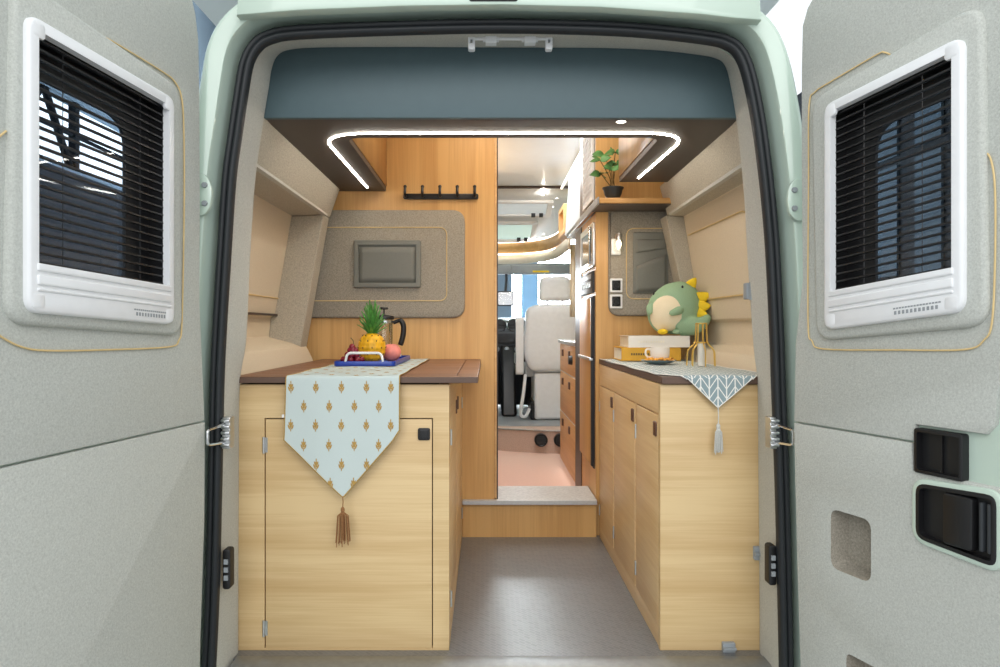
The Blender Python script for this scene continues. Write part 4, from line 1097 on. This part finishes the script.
for dv, s in (((.50, -.30, .86), 1.0), ((.84, -.52, .42), 1.25), ((.85, -.55, .10), 1.2), ((.76, -.62, -.16), 1.05)):
    w_ = Vector(dv).normalized(); p = c+dino(w_)*.985; nrm = w_
    tdir = Vector((w_.z, 0, -w_.x)).normalized(); sdv = nrm.cross(tdir)
    mb = MB(); mb.lathe([(.020*s, 0), (.0195*s, .005), (.015*s, .016*s), (.008*s, .029*s), (.001, .036*s)], p, 12, lambda x, y, z: tdir*x*1.05+sdv*y*.5+nrm*z); mb.build('spike', M['yellow'], dn)
for x in (-.062, -.005):
    mb = MB(); mb.ball(c+Vector((x, -.056, -.086)), (.020, .020, .0108), 14, 8); mb.build('foot', M['yellow'] if x < -.05 else M['plush'], dn)

# ================================================================== living area beyond the aisle
struct(MB().box(AX-.02, .9, 3.17, 5.0, -.05, 0.0).build('floor_lounge', M['pink']))
cs = thing('cab_step', (.3, 4.9, 0), 'carpeted curved cab step with two round black vents', 'step')
fp_ = smooth_path([(-.2, 5.02), (.02, 5.0), (.2, 4.93), (.45, 4.86), (.9, 4.82)], 5)
mb = MB(); mb.prism([(p.x, p.y) for p in [Vector((q[0], q[1], 0)) for q in fp_]]+[(.9, 6.6), (-.9, 6.6), (-.9, 5.02)], 'z', -.02, .155); mb.build('platform', M['pinkcarpet'], cs, bevel=.012)
mb = MB(); mb.tube([(p[0], p[1]-.004, .157) for p in fp_], .006, 6); mb.build('edge_strip', M['steel'], cs)
mb = MB(); mb.box(-.9, .9, 5.1, 6.6, .152, .158); mb.build('cab_mat', M['greyp'], cs)
for px, py, yy in ((541, 440, 4.868), (560.5, 440, 4.85)):
    p = P(px, py, yy-.01)
    mb = MB(); T2 = lambda x, y, z: Vector((x, -z, y))
    mb.lathe([(.034, 0), (.034, -.04), (.046, -.04), (.046, .012), (.040, .016), (.034, .010)], p, 24, T2); v_ = mb.build('round_vent', M['black'], cs)
    mb = MB(); mb.lathe([(0, .006), (.034, .004), (.035, 0)], p, 24, T2)
    for k in range(-2, 3): mb.tube([p+Vector((-.03, -.010, k*.012)), p+Vector((.03, -.010, k*.012))], .003, 6)
    mb.build('grille', M['dash'], v_)
# kitchen drawer unit
kx = .463
ku = thing('kitchen_cabinet', (.65, 3.62, 0), 'oak kitchen drawer unit with steel worktop beyond the fridge', 'cabinet')
mb = MB(); mb.box(kx+.012, .88, 3.625, 4.36, 0.06, .78); mb.build('carcass', M['white'], ku)
mb = MB(); mb.box(kx-.012, .88, 3.62, 4.375, .78, .80); mb.build('counter_top', M['steel'], ku, bevel=.003)
T = side_T(kx+.012)
for a, b, zs in ((3.63, 4.35, ((.615, .775), (.37, .605), (.07, .36))),):
    for z0, z1 in zs:
        mb = MB(); mb.slab(rect(a, b, z0, z1), [], T, 0, .014, .002); q = mb.build('drawer', M['warm_y'], ku)
        mb = MB(); mb.slab(rect(a, b, z1+.001, z1+.009), [], T, 0, .011); mb.build('lit_gap_strip', M['white'], q)  # white strip painting the light that shows in the drawer gap
        for yy in (3.85, 4.18):
            mb = MB(); mb.slab(rect(yy-.02, yy+.02, z1-.07, z1-.03, .004), [], T, .012, .022, .002); mb.build('knob', M['brownknob'], q)
mb = MB(); mb.lathe([(0, .02), (.022, .02), (.026, 0)], T(3.75, .70, .014), 16, lambda x, y, z: Vector((-z, x, y))); mb.build('tap_socket', M['black'], ku)
mb = MB(); mb.tube([(kx+.02, 3.64, .052), (kx+.02, 4.35, .052)], .006, 6); mb.build('led_strip', M['led_soft'], ku)
# upper lockers
ul = thing('wall_locker', (.7, 3.47, 1.43), 'glossy pale blue upper locker along the right of the ceiling', 'cabinet')
mb = MB(); mb.prism([(.50, 1.43), (.86, 1.36), (.86, 1.84), (.53, 1.84)], 'y', 3.47, 4.34); mb.build('locker_body', M['pale_locker'], ul, bevel=.004)
for a, b in ((3.48, 3.90), (3.91, 4.33)):
    mb = MB(); mb.slab(rect(a, b, 1.44, 1.83, .006), [], lambda u, v, w: Vector((.499+.03*(v-1.43)/.41-w, u, v)), 0, .012, .003); q = mb.build('door', M['pale_locker'], ul)
mb = MB(); mb.tube([(.53, 3.48, 1.85), (.53, 4.9, 1.85)], .010, 8); mb.build('cove_light', emit('cove_led', (1, .96, .88, 1), 0.9), ul)
nf = thing('niche_frame', (.5, 4.6, 1.5), 'small open oak framed niche beyond the pale blue lockers', 'shelf')
mb = MB(); R = rect(4.42, 4.74, 1.47, 1.66, .01); mb.slab(R, [rin(R, .03)], lambda u, v, w: Vector((.50-w, u, v)), -.2, .01, .004); mb.build('frame', M['warm_y'], nf)
mb = MB(); mb.box(.66, .68, 4.43, 4.73, 1.48, 1.65); mb.build('back_board', M['darkbrown'], nf)
# ceiling
mb = MB(); mb.box(-.9, .9, 1.95, 5.0, 1.88, 1.92)
struct(mb.build('ceiling', M['ceil']))
def slope(u, t, w=0):      # raised cab roof: u is x, t runs 0..1 forward and down
    return Vector((u, 5.0+1.05*t+.0*w, 1.875-.275*t-.10*t*t*0-w))
mb = MB(); mb.grid(lambda a, b: slope(-.9+1.8*a, b), 4, 6); mb.build('cab_roof', M['ceil'], None, solid=.02)
struct(bpy.data.objects['cab_roof']); bpy.data.objects['cab_roof'].name = 'ceiling_cab'
mb = MB(); mb.box(-.9, .62, 4.97, 5.03, 1.865, 1.88); struct(mb.build('trim_4', M['darkbrown']))
def hatch(x0, x1, t0, t1, mat, lab):
    a, b = slope((x0+x1)/2, t0), slope(0, t1)
    o = thing('roof_hatch', slope((x0+x1)/2, (t0+t1)/2), lab, 'skylight')
    T_ = lambda u, v, w: slope(u, v, w)
    R = [(x0, t0), (x1, t0), (x1, t1), (x0, t1)]
    k = .08*(t1-t0)
    mb = MB(); mb.slab(R, [[(x0+.04, t0+k), (x1-.04, t0+k), (x1-.04, t1-k*1.3), (x0+.04, t1-k*1.3)]], T_, .0, .03, .0); mb.build('frame', M['white'], o)
    mb = MB(); mb.slab([(x0+.04, t0+k), (x1-.04, t0+k), (x1-.04, t1-k*1.3), (x0+.04, t1-k*1.3)], [], T_, .012, .016); mb.build('pane', mat, o)
    mb = MB(); mb.slab([(x1-.09, t1-2.2*k), (x1-.06, t1-2.2*k), (x1-.06, t1-1.2*k), (x1-.09, t1-1.2*k)], [], T_, .01, .04); mb.build('latch', M['black'], o); mb = MB(); mb.slab([(x1-.15, t1-2.2*k), (x1-.12, t1-2.2*k), (x1-.12, t1-1.2*k), (x1-.15, t1-1.2*k)], [], T_, .01, .04); mb.build('latch', M['black'], o)
    return o
hatch(-.42, .50, .17, .42, emit('glowing_hatch_screen', RGB(196, 204, 206), .55), 'roof hatch with grey insect screen, nearer of the two above the cab')  # screen glows by itself, imitating daylight through the roof
hatch(-.42, .41, .53, .90, emit('glowing_hatch_glass', RGB(184, 208, 200), .75), 'greenish glass roof hatch nearest the windscreen')  # pane given its own glow in place of daylight, brightening the cab roof
for i, (px, py, t) in enumerate(((556.6, 195.7, .16), (552.5, 204, .30), (549, 213.7, .45), (543.6, 233, .80))):
    y = 5.0+1.05*t; x = PX(px, y); p = slope(x, t)
    mb = MB(); mb.lathe([(0, -.006), (.018, -.006), (.024, -.004), (.026, .004)], p, 16); 
    lab = ['first', 'second', 'third', 'fourth'][i]
    q = tag(mb.build('downlight', M['led']), 'small round ceiling downlight beside the roof hatches, %s from the living area' % lab, 'downlight', 'downlights beside the roof hatches')
p = slope(PX(543, 5.08), .06)
mb = MB(); mb.box(p.x-.008, p.x+.008, p.y-.07, p.y+.07, p.z-.02, p.z-.008); tag(mb.build('light_bar', M['led']), 'short white light bar on the ceiling behind the cab', 'lamp')
# curved oak band with its light line over the cab, cream bulkhead, sun visors
band = smooth_path([Vector((-.8, 6.02, 0)), Vector((.1, 6.0, 0)), Vector((.42, 5.85, 0)), Vector((.55, 5.5, 0)), Vector((.575, 4.80, 0))], 6)
cb = thing('cab_shelf', (0.2, 5.9, 1.5), 'curved oak shelf band with light line above the windscreen', 'shelf')
def sweep(mb, path, z0, z1, t=.02):
    n = len(path)
    mb.grid(lambda a, b: Vector((path[round(a*(n-1))].x, path[round(a*(n-1))].y, z0+(z1-z0)*b)), n-1, 1)
mb = MB(); sweep(mb, band, 1.505, 1.60); mb.build('band', M['warm_x'], cb, solid=.02)
mb = MB(); mb.tube([(p.x, p.y-.01, 1.605) for p in band], .010, 6); mb.tube([(p.x, p.y-.012, 1.498) for p in band], .006, 6); mb.build('light_line', M['led_soft'], cb)
mb = MB(); sweep(mb, [p+Vector((.0, .03, 0)) for p in band], 1.42, 1.50); mb.build('bulkhead', M['cream'], cb, solid=.02)
mb = MB(); mb.box(-.85, .85, 6.05, 6.12, 1.335, 1.43); struct(mb.build('trim_5', M['greyp'], bevel=.01))
for x0, x1, zz, lab in ((-.55, .21, 1.338, 'grey sun visor folded up over the left half of the windscreen'), (.22, .74, 1.338, 'grey sun visor with a yellow sticker above the right cab seat')):
    sv = thing('sun_visor', ((x0+x1)/2, 6.0, zz), lab, 'sun visor')
    mb = MB(); mb.slab(rect(x0, x1, zz, zz+.07, .02), [], back_T(6.02), 0, .02, .006); mb.build('visor', M['greyp'], sv)
    if x0 > 0:
        mb = MB(); mb.slab(rect(.40, .54, zz+.008, zz+.024), [], back_T(5.999), 0, .001); mb.build('sticker', M['yellow'], sv)
# windscreen surround and side glass posts, dashboard
mb = MB()
for x in (-.92, .86): mb.prism([(x, .9), (x+.06, .9), (x+.06, 1.45), (x, 1.45)], 'y', 5.6, 6.5)
struct(mb.build('trim_6', M['cream']))
mb = MB(); mb.grid(lambda a, b: Vector((-.9+1.8*a, 6.75-.6*b-.10*(2*a-1)**2, .92+.44*b)), 10, 4); struct(mb.build('window_3', M['glass']))
ds = thing('dashboard', (0, 6.3, .16), 'dark grey dashboard with round air vents ahead of the cab seats', 'dashboard')
mb = MB(); mb.prism([(5.95, .60), (5.90, .80), (5.96, .93), (6.15, .96), (6.75, .93), (6.75, .2), (6.1, .2), (6.05, .5)], 'x', -.9, .9); mb.build('dash_body', M['dash'], ds, bevel=.02)
mb = MB(); mb.prism([(5.6, .16), (5.75, .55), (5.9, .72), (6.1, .72), (6.1, .16)], 'x', .125, .245); mb.build('centre_console', M['black'], ds, bevel=.02)
for x, z in ((.235, .893), (.12, .893), (.66, .893)):
    p = Vector((x, 5.935, z)); T2 = lambda x, y, z: Vector((x, -z, y))
    mb = MB(); mb.lathe([(.046, 0), (.060, 0), (.060, .014), (.052, .020), (.046, .010)], p, 24, T2); v_ = mb.build('air_vent', M['chrome'], ds)
    mb = MB(); mb.lathe([(0, .006), (.046, .006), (.046, -.01)], p, 20, T2); mb.tube([p+Vector((-.044, -.01, 0)), p+Vector((.044, -.01, 0))], .006, 6); mb.build('vent_core', M['black'], v_)
mb = MB(); mb.slab(rect(.05, .30, .74, .83, .01), [], back_T(5.92), 0, .02, .004); mb.build('radio', M['black'], ds)
for i in range(3):
    mb = MB(); mb.lathe([(0, .03), (.02, .028), (.024, 0)], (.09+i*.085, 5.90, .69), 16, lambda x, y, z: Vector((x, -z, y))); mb.build('knob', M['greyp'], ds)
# steering wheel, mirror
sw = thing('steering_wheel', (-.36, 5.85, .95), 'black steering wheel ahead of the left cab seat', 'steering wheel')
mb = MB(); mb.tube([Vector((-.36+.19*math.cos(2*math.pi*k/32), 5.84+.07*math.sin(2*math.pi*k/32), .93+.17*math.sin(2*math.pi*k/32))) for k in range(32)], .014, 8, True); mb.build('rim', M['black'], sw)
mb = MB(); mb.ball((-.36, 5.86, .92), (.07, .03, .06), 16, 10); mb.tube([(-.55, 5.84, .93), (-.17, 5.84, .93)], .014); mb.tube([(-.36, 5.87, .92), (-.36, 5.935, .89)], .03); mb.build('hub', M['dash'], sw)
rm = thing('rear_view_mirror', (.14, 6.0, 1.08), 'grey rear view mirror against the bright windscreen', 'mirror')
m0, m1 = PX(497, 5.95), PX(514, 5.95); z0, z1 = PZ(306, 5.95), PZ(291, 5.95)
mb = MB(); mb.slab(rect(m0, m1, z0, z1, .02), [], back_T(5.98), 0, .03, .008); mb.build('housing', M['dash'], rm)
mb = MB(); mb.slab(rect(m0+.01, m1-.01, z0+.01, z1-.01, .015), [], back_T(5.949), 0, .002); mb.build('mirror_glass', M['chrome'], rm)
mb = MB(); mb.tube([((m0+m1)/2, 5.99, z1-.02), ((m0+m1)/2+.01, 6.05, z1+.1), ((m0+m1)/2+.01, 6.10, 1.38)], .012); mb.build('arm', M['dash'], rm)
# cab seats
def seat(x0, x1, y, label, arms=True):
    xm = (x0+x1)/2; w_ = x1-x0
    o = thing('captain_chair', (xm, y, .158), label, 'seat')
    T = back_T(y)
    zb, zt_ = PZ(372, 5.4), PZ(304, 5.4)
    bp = rpoly([(x0+.05, zb), (x1-.05, zb), (x1, zb+.14), (x1-.03, zt_-.03), (x1-.12, zt_), (x0+.12, zt_), (x0+.03, zt_-.03), (x0, zb+.14)], .07, 5)
    mb = MB(); mb.slab(bp, [], T, -.12, .03, .035); mb.build('backrest', M['offwhite'], o, angle=70)
    z0, z1 = PZ(301, 5.4), PZ(276, 5.4)
    mb = MB(); mb.slab(rpoly([(xm-.125, z0), (xm+.125, z0), (xm+.115, z1-.02), (xm+.08, z1), (xm-.08, z1), (xm-.115, z1-.02)], .04, 5), [], T, -.09, .01, .03); h = mb.build('headrest', M['offwhite'], o, angle=70)
    mb = MB()
    for s in (-.06, .06): mb.tube([(xm+s, y+.04, zt_-.03), (xm+s, y+.04, z0+.03)], .008, 8)
    mb.build('headrest_post', M['greyp'], h)
    mb = MB(); mb.box(x0+.09, x1-.06, y+.0, y+.45, .162, zb-.005); mb.build('seat_skirt', M['offwhite'], o, bevel=.02)
    mb = MB(); mb.slab(rect(x0+.02, x1-.02, zb-.05, zb+.06, .03), [], back_T(y+.05), -.40, -.08, .03); mb.build('seat_cushion', M['offwhite'], o)
    mb = MB(); mb.box(x0+.06, x1-.06, y+.02, y+.45, .159, .30); mb.build('seat_base', M['black'], o, bevel=.01)
    for xx in (x0-.025, x1+.025) if arms else ():
        mb = MB(); mb.slab(rect(y-.02, y+.30, zb+.06, zb+.14, .03), [], lambda u, v, w: Vector((xx-.03+w, u, v)), 0, .06, .012)
        mb.slab(rect(y-.03, y+.04, zb-.02, zt_-.10, .03), [], lambda u, v, w: Vector((xx-.03+w, u, v)), 0, .06, .012); mb.build('armrest', M['offwhite'], o)
    mb = MB(); mb.tube(smooth_path([(x0+.02, y+.02, zb-.02), (x0+.0, y-.02, zb-.18), (x0-.02, y-.02, zb-.32), (x0+.02, y-.01, zb-.34), (x0+.05, y+.0, zb-.28)], 5), .013, 6); mb.build('belt_strap', M['offwhite'], o)
    return o
seat(PX(523, 5.4), PX(588, 5.4), 5.4, 'pale grey cab seat in full view beyond the aisle, seen from behind')
seat(PX(501, 5.4)-.50, PX(501, 5.4)-.02, 5.42, 'pale grey cab seat mostly hidden behind the wooden partition edge', False)
struct(MB().box(.74, .77, 4.40, 5.62, .16, 1.86).build('wall_cab', M['cream']))
# cream curtain by the cab on the right
mb = MB(); mb.grid(lambda a, b: Vector((.60+.10*a+.0, 5.0+.10*math.sin(a*18)*.15, .95+.52*b)), 24, 4); tag(mb.build('curtain', M['cream'], solid=.004), 'cream curtain tied beside the right cab seat', 'curtain')

# ================================================================== light
W = bpy.data.worlds.new('World'); bpy.context.scene.world = W; W.use_nodes = True
bg = W.node_tree.nodes['Background']; bg.inputs['Color'].default_value = (0.93, 0.97, 1.0, 1); bg.inputs['Strength'].default_value = 1.15
def area(name, loc, rot, sx, sy, power, col):
    l = bpy.data.lights.new(name, 'AREA'); l.shape = 'RECTANGLE'; l.size = sx; l.size_y = sy; l.energy = power; l.color = col
    o = bpy.data.objects.new(name, l); C.objects.link(o); o.location = loc; o.rotation_euler = rot; return o
area('hall_fill_light', (0, -3.0, 3.0), (math.radians(62), 0, 0), 6.0, 2.5, 150, (1, .99, .97))  # unseen light behind the camera, added and aimed to brighten doors and doorway
def point(name, loc, power, col, r=.03):
    l = bpy.data.lights.new(name, 'POINT'); l.energy = power; l.color = col; l.shadow_soft_size = r
    o = bpy.data.objects.new(name, l); C.objects.link(o); o.location = loc; return o
warm = (1, .80, .58)
area('rear_fill_light', (0.2, 2.5, 1.86), (0, 0, 0), .7, .5, 7, (1, .90, .76))  # hidden light added above the overhead cabinet to brighten the rear interior
area('lounge_fill_light', (0.24, 4.1, 1.86), (0, 0, 0), .5, 1.4, 18, (.95, .98, 1.0))  # area light without a fixture, added to brighten seats and living area
point('wall_lamp_light', P(619, 245, 2.80), .35, warm)

# ================================================================== camera
cam = bpy.data.cameras.new('camera'); co = bpy.data.objects.new('camera', cam); C.objects.link(co)
co.location = (0, 0, CZ); co.rotation_euler = (math.radians(90), 0, 0)
cam.sensor_width = 36; cam.lens = F/1000*36; cam.clip_start = .05
cam.shift_x = (500-CX)/1000; cam.shift_y = -(333.5-CY)/1000
sc = bpy.context.scene; sc.camera = co
sc.view_settings.view_transform = 'Standard'; sc.view_settings.look = 'None'; sc.view_settings.gamma = 1; sc.view_settings.exposure = 0.0
sc.view_settings.use_curve_mapping = False
sc.cycles.use_denoising = True
sc.cycles.max_bounces = 10; sc.cycles.transparent_max_bounces = 16
